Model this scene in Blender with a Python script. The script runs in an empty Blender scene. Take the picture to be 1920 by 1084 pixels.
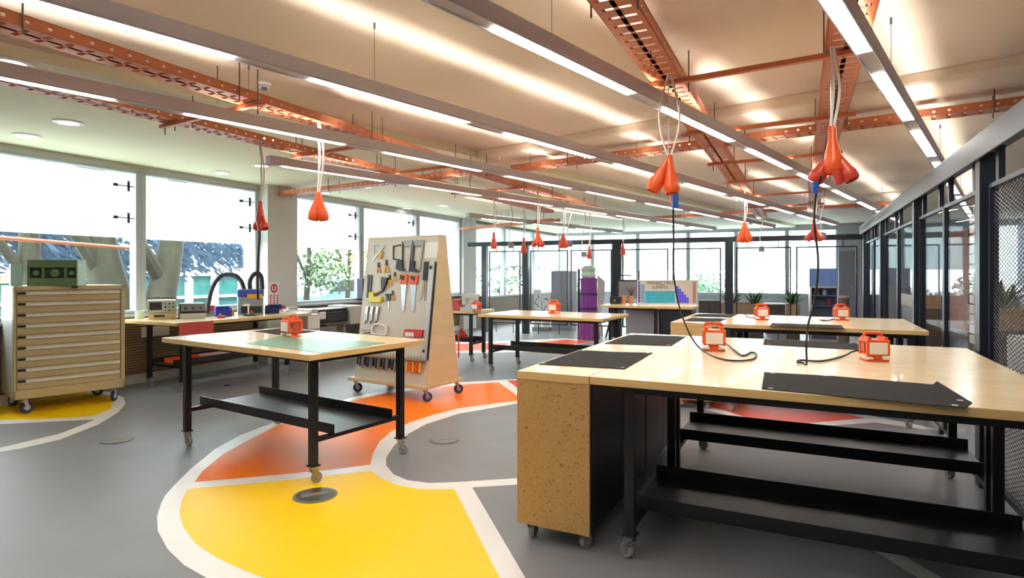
import bpy, bmesh, math, random
from mathutils import Matrix, Vector
random.seed(7)
C = bpy.context.scene.collection
R = math.radians
# ------------------------------------------------------------------ camera model
FPX, CX, HY, EYE = 1125.0, 960.0, 513.0, 1.5
def P(px, py, z=0.0):
    """point of the plane at height z that shows at that place of the photograph (camera at 0,0,EYE looking along +Y)"""
    t = (EYE - z) * FPX / (py - HY)
    return Vector(((px - CX) / FPX * t, t, z))
def D(px, py, t):
    return Vector(((px - CX) / FPX * t, t, EYE - (py - HY) / FPX * t))
def axes(th):
    th = R(th)
    return Vector((math.cos(th), -math.sin(th), 0)), Vector((math.sin(th), math.cos(th), 0))
RA = 25.64
NX, UY = axes(RA)                                  # room frame: NX to the right partition, UY down the room
def RW(a, b, z=0.0):
    v = NX * a + UY * b; v.z = z; return v
def wall_t(px, a):
    k = (px - CX) / FPX
    return a / (k * NX.x + NX.y)
def wall_b(px, a):
    k = (px - CX) / FPX
    return wall_t(px, a) * (k * UY.x + UY.y)
LA = 39.6
LX, LY = axes(LA)                                  # light frame

# ------------------------------------------------------------------ materials
def lin(c):
    return tuple(((x / 255) / 12.92 if x / 255 <= .04045 else ((x / 255 + .055) / 1.055) ** 2.4) for x in c)
MATS = {}
def mat(name, rgb, rough=.5, metal=0.0, emit=0.0, noise=None, bump=None, spec=.5, coat=0.0, trans=0.0, alpha=None):
    if name in MATS: return MATS[name]
    m = bpy.data.materials.new(name); m.use_nodes = True
    nt = m.node_tree; b = nt.nodes['Principled BSDF']
    col = lin(rgb) + (1,)
    b.inputs['Base Color'].default_value = col
    b.inputs['Roughness'].default_value = rough
    b.inputs['Metallic'].default_value = metal
    b.inputs['Specular IOR Level'].default_value = spec
    b.inputs['Coat Weight'].default_value = coat
    if emit:
        b.inputs['Emission Color'].default_value = col
        b.inputs['Emission Strength'].default_value = emit
    if noise or bump:
        tc = nt.nodes.new('ShaderNodeTexCoord'); mp = nt.nodes.new('ShaderNodeMapping')
        nt.links.new(tc.outputs['Object'], mp.inputs['Vector'])
    if noise:
        sc, amt, stretch = noise
        mp.inputs['Scale'].default_value = stretch
        n = nt.nodes.new('ShaderNodeTexNoise'); n.inputs['Scale'].default_value = sc; n.inputs['Detail'].default_value = 5
        nt.links.new(mp.outputs['Vector'], n.inputs['Vector'])
        r = nt.nodes.new('ShaderNodeValToRGB')
        r.color_ramp.elements[0].position = .3; r.color_ramp.elements[1].position = .7
        r.color_ramp.elements[0].color = tuple(x * (1 - amt) for x in col[:3]) + (1,)
        r.color_ramp.elements[1].color = tuple(min(1, x * (1 + amt)) for x in col[:3]) + (1,)
        nt.links.new(n.outputs['Fac'], r.inputs['Fac']); nt.links.new(r.outputs['Color'], b.inputs['Base Color'])
    if bump:
        n2 = nt.nodes.new('ShaderNodeTexNoise'); n2.inputs['Scale'].default_value = bump[0]
        nt.links.new(mp.outputs['Vector'], n2.inputs['Vector'])
        bp = nt.nodes.new('ShaderNodeBump'); bp.inputs['Strength'].default_value = bump[1]; bp.inputs['Distance'].default_value = .002
        nt.links.new(n2.outputs['Fac'], bp.inputs['Height']); nt.links.new(bp.outputs['Normal'], b.inputs['Normal'])
    MATS[name] = m
    return m
def glass_mat(name, tint, gloss=.08, rough=0.0):
    m = bpy.data.materials.new(name); m.use_nodes = True; nt = m.node_tree
    nt.nodes.clear()
    o = nt.nodes.new('ShaderNodeOutputMaterial'); mx = nt.nodes.new('ShaderNodeMixShader')
    t = nt.nodes.new('ShaderNodeBsdfTransparent'); t.inputs['Color'].default_value = tint + (1,)
    g = nt.nodes.new('ShaderNodeBsdfGlossy'); g.inputs['Roughness'].default_value = rough
    f = nt.nodes.new('ShaderNodeLayerWeight'); f.inputs['Blend'].default_value = .5
    pw = nt.nodes.new('ShaderNodeMath'); pw.operation = 'POWER'; pw.inputs[1].default_value = 4
    ml = nt.nodes.new('ShaderNodeMath'); ml.operation = 'MULTIPLY_ADD'; ml.inputs[1].default_value = gloss; ml.inputs[2].default_value = .015
    nt.links.new(f.outputs['Facing'], pw.inputs[0]); nt.links.new(pw.outputs[0], ml.inputs[0]); nt.links.new(ml.outputs[0], mx.inputs['Fac'])
    nt.links.new(t.outputs[0], mx.inputs[1]); nt.links.new(g.outputs[0], mx.inputs[2]); nt.links.new(mx.outputs[0], o.inputs[0])
    MATS[name] = m; return m
def film_mat():
    m = bpy.data.materials.new('frosted_film'); m.use_nodes = True; nt = m.node_tree; nt.nodes.clear()
    o = nt.nodes.new('ShaderNodeOutputMaterial'); mx = nt.nodes.new('ShaderNodeMixShader')
    t = nt.nodes.new('ShaderNodeBsdfTranslucent'); t.inputs['Color'].default_value = (.86, .95, .95, 1)
    d = nt.nodes.new('ShaderNodeBsdfDiffuse'); d.inputs['Color'].default_value = (.85, .9, .9, 1)
    mx.inputs['Fac'].default_value = .22
    nt.links.new(t.outputs[0], mx.inputs[1]); nt.links.new(d.outputs[0], mx.inputs[2]); nt.links.new(mx.outputs[0], o.inputs[0])
    return m
def osb_mat():
    m = mat('strand_board', (196, 150, 82), .6)
    nt = m.node_tree; b = nt.nodes['Principled BSDF']
    tc = nt.nodes.new('ShaderNodeTexCoord')
    v = nt.nodes.new('ShaderNodeTexVoronoi'); v.inputs['Scale'].default_value = 130; v.feature = 'F1'
    wn = nt.nodes.new('ShaderNodeTexNoise'); wn.inputs['Scale'].default_value = 14; wn.inputs['Detail'].default_value = 6
    ad = nt.nodes.new('ShaderNodeMixRGB'); ad.blend_type = 'ADD'; ad.inputs['Fac'].default_value = .12
    nt.links.new(tc.outputs['Object'], wn.inputs['Vector']); nt.links.new(tc.outputs['Object'], ad.inputs[1]); nt.links.new(wn.outputs['Color'], ad.inputs[2])
    nt.links.new(ad.outputs['Color'], v.inputs['Vector'])
    r = nt.nodes.new('ShaderNodeValToRGB'); e = r.color_ramp.elements
    e[0].position = 0; e[0].color = lin((158, 120, 66)) + (1,); e[1].position = 1; e[1].color = lin((192, 154, 96)) + (1,)
    x = r.color_ramp.elements.new(.12); x.color = lin((124, 92, 52)) + (1,)
    x = r.color_ramp.elements.new(.18); x.color = lin((184, 146, 88)) + (1,)
    nt.links.new(v.outputs['Color'], r.inputs['Fac']); nt.links.new(r.outputs['Color'], b.inputs['Base Color'])
    return m
def stripe_mat(name, c1, c2, scale, axis='Z', rough=.6):
    m = mat(name, c1, rough); nt = m.node_tree; b = nt.nodes['Principled BSDF']
    tc = nt.nodes.new('ShaderNodeTexCoord'); w = nt.nodes.new('ShaderNodeTexWave'); w.bands_direction = axis
    w.inputs['Scale'].default_value = scale; w.inputs['Distortion'].default_value = 0
    nt.links.new(tc.outputs['Object'], w.inputs['Vector'])
    r = nt.nodes.new('ShaderNodeValToRGB'); r.color_ramp.elements[0].color = lin(c2) + (1,); r.color_ramp.elements[1].color = lin(c1) + (1,)
    r.color_ramp.elements[0].position = .15; r.color_ramp.elements[1].position = .4
    nt.links.new(w.outputs['Fac'], r.inputs['Fac']); nt.links.new(r.outputs['Color'], b.inputs['Base Color'])
    bp = nt.nodes.new('ShaderNodeBump'); bp.inputs['Strength'].default_value = .6; bp.inputs['Distance'].default_value = .01
    nt.links.new(w.outputs['Fac'], bp.inputs['Height']); nt.links.new(bp.outputs['Normal'], b.inputs['Normal'])
    return m

floor_m = mat('grey_vinyl', (126, 126, 130), .46, noise=(3, .05, (1, 1, 1)))
white_line = mat('white_floor_line', (232, 230, 226), .35)
yellow_f = mat('yellow_vinyl', (255, 206, 0), .42, spec=.3)
orange_f = mat('orange_vinyl', (248, 122, 14), .42, spec=.3)
red_f = mat('red_orange_vinyl', (232, 74, 30), .42, spec=.3)
ceil_m = mat('warm_bounce_ceiling', (232, 216, 196), .75)  # off-white with the warm bounce light put into its colour
lowceil_m = mat('green_bounce_ceiling', (234, 230, 200), .75)  # greenish light from the windows is put into this ceiling's colour
wallw = mat('white_wall', (206, 206, 204), .7)
wallg = mat('grey_wall', (150, 150, 160), .7)
frame_m = mat('aluminium_frame', (176, 184, 192), .4, 0)
black = mat('black_powder_coat', (20, 20, 22), .38)
black_rail = mat('black_steel', (20, 30, 44), .4)
greyrail = mat('galvanised_steel', (88, 88, 94), .5, .2)
plyt = mat('birch_tabletop', (240, 216, 172), .24, noise=(2.2, .07, (.6, 9, 1)), coat=.3)
plye = mat('plywood_edge', (222, 186, 124), .4, noise=(3, .12, (1, 1, 30)))
cabply = mat('plywood_panel', (204, 182, 140), .45, noise=(2, .06, (1, 1, 6)))
osb = osb_mat()
mat_rub = mat('black_rubber', (40, 37, 35), .85, noise=(30, .15, (1, 1, 1)), spec=.2)
green_mat = mat('green_cutting_mat', (112, 164, 138), .3)
tray_m = mat('orange_tray', (208, 124, 84), .42)
strut_m = mat('orange_strut', (204, 116, 74), .42)
alu = mat('light_housing', (206, 200, 208), .45)
led = mat('led_diffuser', (255, 252, 246), .5, emit=12)
ledup = mat('led_uplight', (255, 246, 232), .5, emit=3)
white_cable = mat('white_cable', (225, 222, 215), .4)
steel = mat('steel', (170, 170, 172), .3, .9)
rod_m = mat('zinc_rod', (120, 116, 110), .4, .6)
orange_s = mat('orange_socket_plastic', (232, 92, 34), .35)
orange_d = mat('dark_orange_plastic', (200, 66, 44), .35)
cable_b = mat('black_cable', (38, 34, 34), .5)
blue_p = mat('blue_plastic', (28, 90, 180), .4)
grey_p = mat('grey_plastic', (120, 120, 122), .45)
lgrey_p = mat('light_grey_plastic', (190, 188, 182), .45)
white_p = mat('white_plastic', (232, 226, 216), .4)
rubber = mat('dark_rubber', (40, 40, 46), .55)
rubber_bl = mat('blue_rubber_wheel', (30, 44, 110), .5)
wheel_g = mat('grey_wheel', (156, 154, 152), .5)
chest_m = mat('beige_enamel', (190, 172, 128), .42)
chest_side = mat('pale_enamel_and_sheen', (176, 180, 174), .42)
green_box = mat('olive_green_enamel', (108, 134, 92), .45)
green_dk = mat('dark_green_recess', (46, 66, 44), .6)
red_p = mat('red_plastic', (196, 40, 38), .4)
red_sign = mat('red_sign', (190, 70, 62), .5)
yel_p = mat('yellow_plastic', (226, 206, 30), .4)
yel_h = mat('amber_handle', (222, 160, 30), .4)
purple = mat('purple_fabric', (122, 62, 140), .8)
bag = mat('clear_plastic_bag', (170, 190, 178), .3)
blade = mat('saw_blade', (196, 200, 204), .25, .85)
paper = mat('white_paper', (226, 226, 224), .7)
dkwood = mat('dark_wood', (84, 70, 60), .6, noise=(2, .12, (1, 1, 12)))
planterw = mat('planter_timber', (158, 128, 96), .6, noise=(2, .1, (1, 1, 14)))
leaf_m = mat('plant_leaf', (58, 96, 44), .5)
leaf2_m = mat('tree_leaf', (78, 104, 68), .55)
leaf3_m = mat('tree_leaf_yellowish', (126, 132, 72), .55)
bark = mat('tree_bark', (42, 43, 30), .9, noise=(6, .25, (1, 1, .4)))
facade_w = mat('white_render', (236, 236, 238), .8)
teal_g = mat('teal_glazing', (34, 86, 84), .25, noise=(4, .3, (1, 1, 1)))
peach = mat('peach_board', (226, 186, 152), .6)
peach_d = mat('brown_lettering', (150, 106, 78), .6)
copper = mat('rust_pipe', (170, 96, 66), .5)
paving = mat('pale_paving', (206, 204, 198), .8)
hedge_m = mat('hedge_leaf', (78, 116, 84), .6)
louvre = stripe_mat('timber_louvre', (142, 118, 86), (92, 74, 54), 9.0)
glass = glass_mat('window_glass', (.97, 1.0, .99), .25)
glass_p = glass_mat('partition_glass', (.93, .94, .96), .12)
film = film_mat()

# ------------------------------------------------------------------ mesh builder
class MB:
    def __init__(s): s.v, s.f, s.mi, s.m, s.T = [], [], [], 0, None
    def add(s, vs, fs):
        n = len(s.v)
        s.v += [tuple(s.T @ Vector(v)) if s.T else tuple(v) for v in vs]
        s.f += [tuple(i + n for i in f) for f in fs]; s.mi += [s.m] * len(fs); return s
    def box(s, x0, x1, y0, y1, z0, z1):
        return s.add([(x0, y0, z0), (x1, y0, z0), (x1, y1, z0), (x0, y1, z0), (x0, y0, z1), (x1, y0, z1), (x1, y1, z1), (x0, y1, z1)],
                     [(3, 2, 1, 0), (4, 5, 6, 7), (0, 1, 5, 4), (1, 2, 6, 5), (2, 3, 7, 6), (3, 0, 4, 7)])
    def prism(s, poly, z0, z1):
        n = len(poly)
        a = sum(poly[i][0] * poly[(i + 1) % n][1] - poly[(i + 1) % n][0] * poly[i][1] for i in range(n))
        if a < 0: poly = list(reversed(poly))
        return s.add([(p[0], p[1], z0) for p in poly] + [(p[0], p[1], z1) for p in poly],
                     [tuple(range(n - 1, -1, -1)), tuple(range(n, 2 * n))] + [(i, (i + 1) % n, n + (i + 1) % n, n + i) for i in range(n)])
    def flat(s, poly, z):
        n = len(poly)
        a = sum(poly[i][0] * poly[(i + 1) % n][1] - poly[(i + 1) % n][0] * poly[i][1] for i in range(n))
        if a < 0: poly = list(reversed(poly))
        return s.add([(p[0], p[1], z) for p in poly], [tuple(range(n))])
    def tube(s, pts, r, n=8, r2=None):
        pts = [Vector(p) for p in pts]; m = len(pts); vs = []; fs = []
        up = Vector((0, 0, 1)); pu = None
        for i, p in enumerate(pts):
            d = (pts[min(i + 1, m - 1)] - pts[max(i - 1, 0)])
            d = d.normalized() if d.length > 1e-9 else Vector((0, 0, 1))
            if pu is None:
                h = Vector((1, 0, 0)) if abs(d.z) > .9 else up
                pu = d.cross(h).normalized()
            pu = (pu - d * pu.dot(d)).normalized(); w = d.cross(pu)
            rr = r if r2 is None else r + (r2 - r) * i / (m - 1)
            for k in range(n):
                a = 2 * math.pi * k / n
                vs.append(p + pu * (math.cos(a) * rr) + w * (math.sin(a) * rr))
        for i in range(m - 1):
            for k in range(n):
                fs.append((i * n + k, i * n + (k + 1) % n, (i + 1) * n + (k + 1) % n, (i + 1) * n + k))
        fs.append(tuple(range(n - 1, -1, -1))); fs.append(tuple(range((m - 1) * n, m * n)))
        return s.add(vs, fs)
    def lathe(s, prof, n=16, M=None):
        """prof: (radius, height) pairs, about local z; M places it"""
        vs, fs = [], []
        M = M or Matrix()
        for r, h in prof:
            for k in range(n):
                a = 2 * math.pi * k / n
                vs.append(M @ Vector((r * math.cos(a), r * math.sin(a), h)))
        for i in range(len(prof) - 1):
            for k in range(n):
                fs.append((i * n + k, i * n + (k + 1) % n, (i + 1) * n + (k + 1) % n, (i + 1) * n + k))
        fs.append(tuple(range(n - 1, -1, -1))); fs.append(tuple(range((len(prof) - 1) * n, len(prof) * n)))
        return s.add(vs, fs)
    def obj(s, name, mats, parent=None, smooth=False, bevel=0, seg=2):
        me = bpy.data.meshes.new(name); me.from_pydata(s.v, [], s.f); me.update()
        for m in (mats if isinstance(mats, (list, tuple)) else [mats]): me.materials.append(m)
        for i, p in enumerate(me.polygons):
            p.material_index = s.mi[i]; p.use_smooth = smooth
        o = bpy.data.objects.new(name, me); C.objects.link(o)
        if parent: o.parent = parent
        if bevel:
            b = o.modifiers.new('edge', 'BEVEL'); b.width = bevel; b.segments = seg; b.limit_method = 'ANGLE'
        if smooth:
            try: me.set_sharp_from_angle(angle=R(40))
            except Exception: pass
        return o
def tag(o, label, cat, group=None, kind=None):
    o['label'] = label; o['category'] = cat
    if group: o['group'] = group
    if kind: o['kind'] = kind
    return o
def thing(name, label, cat, loc=(0, 0, 0), rz=0.0, group=None):
    o = bpy.data.objects.new(name, None); C.objects.link(o)
    o.empty_display_size = .1; o.location = loc; o.rotation_euler = (0, 0, rz)
    return tag(o, label, cat, group)
def struct(o): o['kind'] = 'structure'; return o
def at(o, loc, rz=0.0): o.location = loc; o.rotation_euler = (0, 0, rz); return o
def boxes(name, m, parent, *bs, bevel=0):
    k = MB()
    for b in bs: k.box(*b)
    return k.obj(name, m, parent, bevel=bevel)
def smoothpts(pts, n=6):
    """Catmull-Rom through the points"""
    pts = [Vector(p) for p in pts]; out = []
    for i in range(len(pts) - 1):
        p0, p1, p2, p3 = pts[max(i - 1, 0)], pts[i], pts[i + 1], pts[min(i + 2, len(pts) - 1)]
        for k in range(n):
            t = k / n
            out.append(.5 * ((2 * p1) + (p2 - p0) * t + (2 * p0 - 5 * p1 + 4 * p2 - p3) * t * t + (3 * p1 - p0 - 3 * p2 + p3) * t ** 3))
    out.append(pts[-1]); return out
def dup(root, loc, rz, label=None, group=None):
    r = root.copy(); C.objects.link(r); r.location = loc; r.rotation_euler = (0, 0, rz)
    if label: r['label'] = label
    if group: r['group'] = group
    for ch in list(root.children):
        c = ch.copy(); C.objects.link(c); c.parent = r
        for g in ch.children:
            d = g.copy(); C.objects.link(d); d.parent = c
    return r
RZ = -R(RA)

# ================================================================== SETTING
# ---- floor with its painted rings
fl = MB()
fl.add([(-14, -8, 0), (20, -8, 0), (20, 30, 0), (-14, 30, 0)], [(0, 1, 2, 3)])
def fpoly(pts, z, m, curve=False):
    w = [P(x, y, 0) for x, y in pts]
    fl.m = m; fl.flat([(p.x, p.y) for p in w], z)
outer = [(310, 929), (302, 944), (294.5, 969), (296, 996), (314, 1030), (345, 1060), (387, 1084), (480, 1122), (620, 1160), (800, 1180), (1035, 1180), (985, 1084), (885.6, 914.5), (970, 909), (1100, 904),
         (1100, 893), (970, 897), (861, 904), (805, 906), (764, 900.6), (738, 890), (724, 873), (724, 858), (740, 834.5), (767, 813), (798, 796), (860, 776), (970, 757), (1040, 749), (1040, 707), (970, 711), (860, 717), (828, 720), (755, 729), (706, 735.5), (661, 745), (615, 760), (544, 781.5), (490, 801), (450, 816.5), (402, 843), (356, 881), (326, 911)]
fpoly(outer, .001, 1)
fpoly([(364, 904.5), (380.5, 883), (417, 853), (463, 827), (511, 802.5), (560, 784), (615, 766), (661, 752), (706, 741.6), (782, 731), (860, 722), (935, 717), (968, 741), (1040, 733), (1040, 744), (968, 752), (860, 766), (813, 778), (767, 793), (734, 809), (712, 828), (699, 851), (694.5, 872), (542, 889)], .002, 3)
fpoly([(351, 917.5), (341, 938), (336.5, 962), (344, 989), (366, 1019), (404, 1045), (449, 1066), (490, 1082.5), (600, 1115), (760, 1142), (968, 1142), (936, 1082.5), (852, 917.5), (816, 918), (782.5, 917), (745, 910), (715, 898), (696, 883.5), (655, 887), (505, 904)], .002, 2)
fpoly([(951, 714), (1040, 709.5), (1040, 728), (975, 731)], .002, 4)
# ring round the tool chest
fpoly([(236, 757), (231, 745), (207, 735), (140, 730), (-300, 760), (-300, 876), (0, 847.5), (37, 842), (111, 825), (184, 796.5), (221, 774)], .001, 1)
fpoly([(208, 766), (212, 751.5), (207, 742), (148, 736), (-300, 766), (-300, 806), (0, 788), (111, 784.5), (177, 780)], .002, 2)
fpoly([(177, 787), (162, 794), (111, 814), (0, 840), (-300, 866), (-300, 816), (0, 796)], .002, 0)
# red zone under the big bench
fpoly([(1180, 742), (1240, 751), (1322, 768.5), (1365, 779), (1408, 793), (1446, 806), (1640, 792.5), (1732, 805.5), (1760, 806), (1725, 798), (1630, 779), (1560, 767), (1400, 745), (1240, 727)], .001, 1)
fpoly([(1220, 742), (1277, 753), (1322, 761), (1365, 772), (1408, 786), (1453, 799.5), (1621, 784.5), (1572, 773), (1400, 752), (1260, 734)], .002, 4)
fpoly([(1512, 994), (1560, 1004), (1640, 1034), (1730, 1090), (1790, 1140), (1830, 1140), (1790, 1098), (1690, 1040), (1600, 1003), (1540, 988)], .001, 1)
# far red zones
fpoly([(760, 645), (852, 642.5), (958, 639), (1060, 634.5), (1120, 640), (1000, 660), (850, 662), (760, 664)], .001, 1)
fpoly([(760, 648), (852, 645), (953, 643), (946, 655), (850, 659), (760, 661)], .002, 4)
fpoly([(1000, 643), (1060, 637), (1110, 641), (1010, 656), (985, 651)], .002, 4)
floor = struct(fl.obj('floor', [floor_m, white_line, yellow_f, orange_f, red_f]))

# ---- ceilings
AW = -8.15
ZL, ZM = 2.98, 3.06
cor = P(892, 295, ZL); lo = cor - LY * 16
FW0 = Vector((1.48, 22.2, 0)); FB = Vector((7.2, 12.3, 0)); FA = Vector((-1.04, 15.6, 0)); fw_d = (FB - FA).normalized()
fw_n = Vector((-fw_d.y, fw_d.x, 0)); hi = cor + LY * ((FW0 + fw_n * .3 - cor).dot(fw_n) / LY.dot(fw_n))
fe = FW0 + fw_d * 14.3 + fw_n * .3; fs = FW0 + fw_d * -.6 + fw_n * .3
def xy(*v): return [(q.x, q.y) for q in v]
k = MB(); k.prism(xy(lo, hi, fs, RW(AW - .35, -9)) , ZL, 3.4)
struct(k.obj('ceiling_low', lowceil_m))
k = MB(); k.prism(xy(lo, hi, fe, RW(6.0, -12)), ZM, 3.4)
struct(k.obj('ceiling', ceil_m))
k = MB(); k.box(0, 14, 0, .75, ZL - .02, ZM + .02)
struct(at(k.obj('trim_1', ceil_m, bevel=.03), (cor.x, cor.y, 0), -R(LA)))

# ---- left wall with windows (room frame a = -8.15)
AW = -8.15
SILL, HEAD = .95, 2.9
def wl(px): return wall_b(px, AW)
b_col0, b_col1 = wl(484), wl(540)
b_end0, b_end1 = wl(863), wl(887)
k = MB(); k.box(AW - .3, AW, -8, b_end1, HEAD, 3.0); k.box(AW - .3, AW, -8, b_end1, .0, .12)
k.box(AW - .3, AW, -8, wl(-160), .12, HEAD)
struct(at(k.obj('wall_left', wallw), (0, 0, 0), RZ))
k = MB(); k.box(AW - .18, AW - .02, wl(-160), b_end0, .12, SILL)
struct(at(k.obj('wall_left_cladding', louvre), (0, 0, 0), RZ))
k = MB(); k.box(AW - .3, AW + .09, wl(-160), b_end0, SILL - .04, SILL)
struct(at(k.obj('trim_2', frame_m, bevel=.005), (0, 0, 0), RZ))
k = MB(); k.box(AW - .35, AW + .22, b_col0, b_col1, 0, ZL); struct(at(k.obj('column', wallw), (0, 0, 0), RZ))
k = MB(); k.box(AW - .35, AW + .1, b_end0, b_end1, 0, ZL); struct(at(k.obj('column_far', wallw), (0, 0, 0), RZ))
def window(n, b0, b1, a=AW, sill=SILL, head=HEAD, filmz=(1.98, 2.84), fit=True, mull=.07):
    o = MB()
    o.box(a - .12, a + .02, b0, b0 + mull, sill, head); o.box(a - .12, a + .02, b1 - mull, b1, sill, head)
    o.box(a - .12, a + .02, b0, b1, sill, sill + .05); o.box(a - .12, a + .02, b0, b1, head - .04, head)
    w = struct(at(o.obj('window_%d' % n, frame_m, bevel=.006), (0, 0, 0), RZ))
    boxes('glass', glass, w, (a - .06, a - .05, b0 + mull, b1 - mull, sill + .05, head - .04))
    boxes('film', film, w, (a - .048, a - .045, b0 + mull, b1 - mull - .05, *filmz))
    if fit:
        for z in (2.25, 2.68):
            f = MB(); f.tube([(a - .03, b1 - .03, z), (a - .03, b1 - .32, z)], .008, 6)
            f.tube([(a - .03, b1 - .14, z - .07), (a - .03, b1 - .14, z + .07)], .018, 6)
            f.box(a - .04, a - .01, b1 - .34, b1 - .29, z - .02, z + .02)
            f.obj('fitting', black, w)
    return w
window(1, wl(-160), wl(263)); window(2, wl(263), b_col0)
window(3, b_col1, wl(677)); window(4, wl(677), wl(783)); window(5, wl(783), b_end0, fit=False)
# red and white hazard sign on the column (flat sign)
ps = thing('wall_sign', 'small red and white hazard sign on the grey column between the windows', 'sign', RW(AW + .222, b_col0, 0) , RZ)
zs = lambda y: EYE - (y - HY) / FPX * wall_t(512, AW + .22)
bs0, bs1 = wall_b(503, AW + .22) - b_col0, wall_b(523, AW + .22) - b_col0
zt, zb = zs(529), zs(571)
k = MB(); k.box(0, .006, bs0, bs1, zb, zt); k.obj('board', paper, ps)
k = MB()
bm_ = (bs0 + bs1) / 2; w_ = bs1 - bs0; hh = zt - zb
for i in range(4):
    z0 = zb + hh * (.02 + .11 * i)
    for j in range(3):
        y0 = bs0 + w_ * (.02 + .33 * j)
        k.add([(.0075, y0, z0), (.0075, y0 + w_ * .16, z0), (.0075, y0 + w_ * .3, z0 + hh * .085), (.0075, y0 + w_ * .14, z0 + hh * .085)], [(0, 1, 2, 3)])
k.tube([(.008, bm_ + w_ * .28 * math.cos(a), zb + hh * .72 + hh * .17 * math.sin(a)) for a in [i * math.pi / 8 for i in range(-5, 13)]], .012, 5)
k.box(.006, .009, bs0 + w_ * .3, bs0 + w_ * .75, zb + hh * .56, zb + hh * .62); k.box(.006, .009, bs0 + w_ * .42, bs0 + w_ * .58, zb + hh * .66, zb + hh * .85)
k.obj('pictogram', red_p, ps)

# ---- back and side walls that close the room behind the camera
k = MB(); k.box(AW - .3, 7.3, -5.2, -5.0, 0, 3.06); struct(at(k.obj('wall_back', wallw), (0, 0, 0), RZ))
k = MB(); k.box(5.6, 5.8, -5.2, 24, 0, 3.06); struct(at(k.obj('wall_right', wallg), (0, 0, 0), RZ))

# ---- far glazed partition
FA, FB = Vector((-1.04, 15.6, 0)), Vector((7.2, 12.3, 0))
fd = (FB - FA).normalized(); FL = (FB - FA).length
fth = math.degrees(math.atan2(-fd.y, fd.x)); FRZ = -R(fth)
def fx(px):
    kk = (px - CX) / FPX
    return (kk * FA.y - FA.x) / (fd.x - kk * fd.y)
fp = thing('glazed_partition', 'long black steel partition with hanging frames across the far end of the room', 'partition', FA, FRZ)
boxes('beam', black_rail, fp, (-.1, FL + .1, -.06, .06, 2.2, 2.31))
for px, w in ((909, .13), (986, .15), (1157, .22), (1367, .17), (1628, .16)):
    x = fx(px); boxes('post', black_rail, fp, (x - w / 2, x + w / 2, -.07, .07, 0, 2.2))
for p0, p1 in ((918, 975), (995, 1064), (1071, 1146), (1168, 1252), (1262, 1351), (1381, 1482), (1494, 1606)):
    x0, x1 = fx(p0), fx(p1)
    f = MB(); r = .014
    for x in (x0, x1): f.box(x - r, x + r, -r, r, .25, 2.06)
    for z in (.25, 2.06): f.box(x0 - r, x1 + r, -r, r, z - r, z + r)
    for x in (x0 + (x1 - x0) * .22, x0 + (x1 - x0) * .78):
        f.box(x - .008, x + .008, -.008, .008, 2.06, 2.2); f.box(x - .008, x + .008, -.008, .008, 0, .25)
    f.obj('hanging_frame', black_rail, fp)
    boxes('glass', glass_p, fp, (x0, x1, -.003, .003, .27, 2.05))

# ---- far windows behind the partition
XR, bR0 = 1.48, 22.2
FW0 = Vector((XR, bR0, 0)); fw_d = fd
def fwx(px):
    kk = (px - CX) / FPX
    return (kk * FW0.y - FW0.x) / (fw_d.x - kk * fw_d.y)
wend = 14.1
k = MB(); k.box(-.2, wend, 0, .25, 0, .8); k.box(-.2, wend, 0, .25, 2.92, 3.06)
k.box(fwx(1572), 12.85, 0, .25, .8, 2.92)
struct(at(k.obj('wall_far', mat('pale_grey_wall', (186, 188, 198), .7)), FW0, FRZ))
def far_window(n, x0, x1, filmz):
    o = MB()
    for x in (x0, x1 - .06): o.box(x, x + .06, .05, .17, .8, 2.92)
    o.box(x0, x1, .05, .17, .8, .86); o.box(x0, x1, .05, .17, 2.88, 2.92)
    w = struct(at(o.obj('window_%d' % n, frame_m), FW0, FRZ))
    boxes('glass', glass, w, (x0 + .06, x1 - .06, .1, .11, .86, 2.88))
    boxes('film', film, w, (x0 + .06, x1 - .06, .112, .115, *filmz))
ed = [fwx(p) for p in (1046, 1110, 1195, 1290, 1380, 1476, 1572)]
for i in range(6): far_window(6 + i, ed[i], ed[i + 1], (1.62, 2.88))
far_window(12, 12.85, 14.08, (1.2, 2.88))
# left wall beyond the column
k = MB(); k.box(AW - .3, AW, b_end1, 22.4, 0, .8); k.box(AW - .3, AW, b_end1, 22.4, 2.9, 3.0)
struct(at(k.obj('wall_left_far', louvre), (0, 0, 0), RZ))
bl = [b_end1, wl(946), wl(1000), 21.6]
for i in range(3): window(13 + i, bl[i], bl[i + 1], sill=.8, head=2.9, filmz=(1.75, 2.86), fit=False)
k = MB(); k.box(AW - .3, AW + .25, 21.3, 22.0, 0, 3.0); struct(at(k.obj('column_corner', wallw), (0, 0, 0), RZ))

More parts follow.
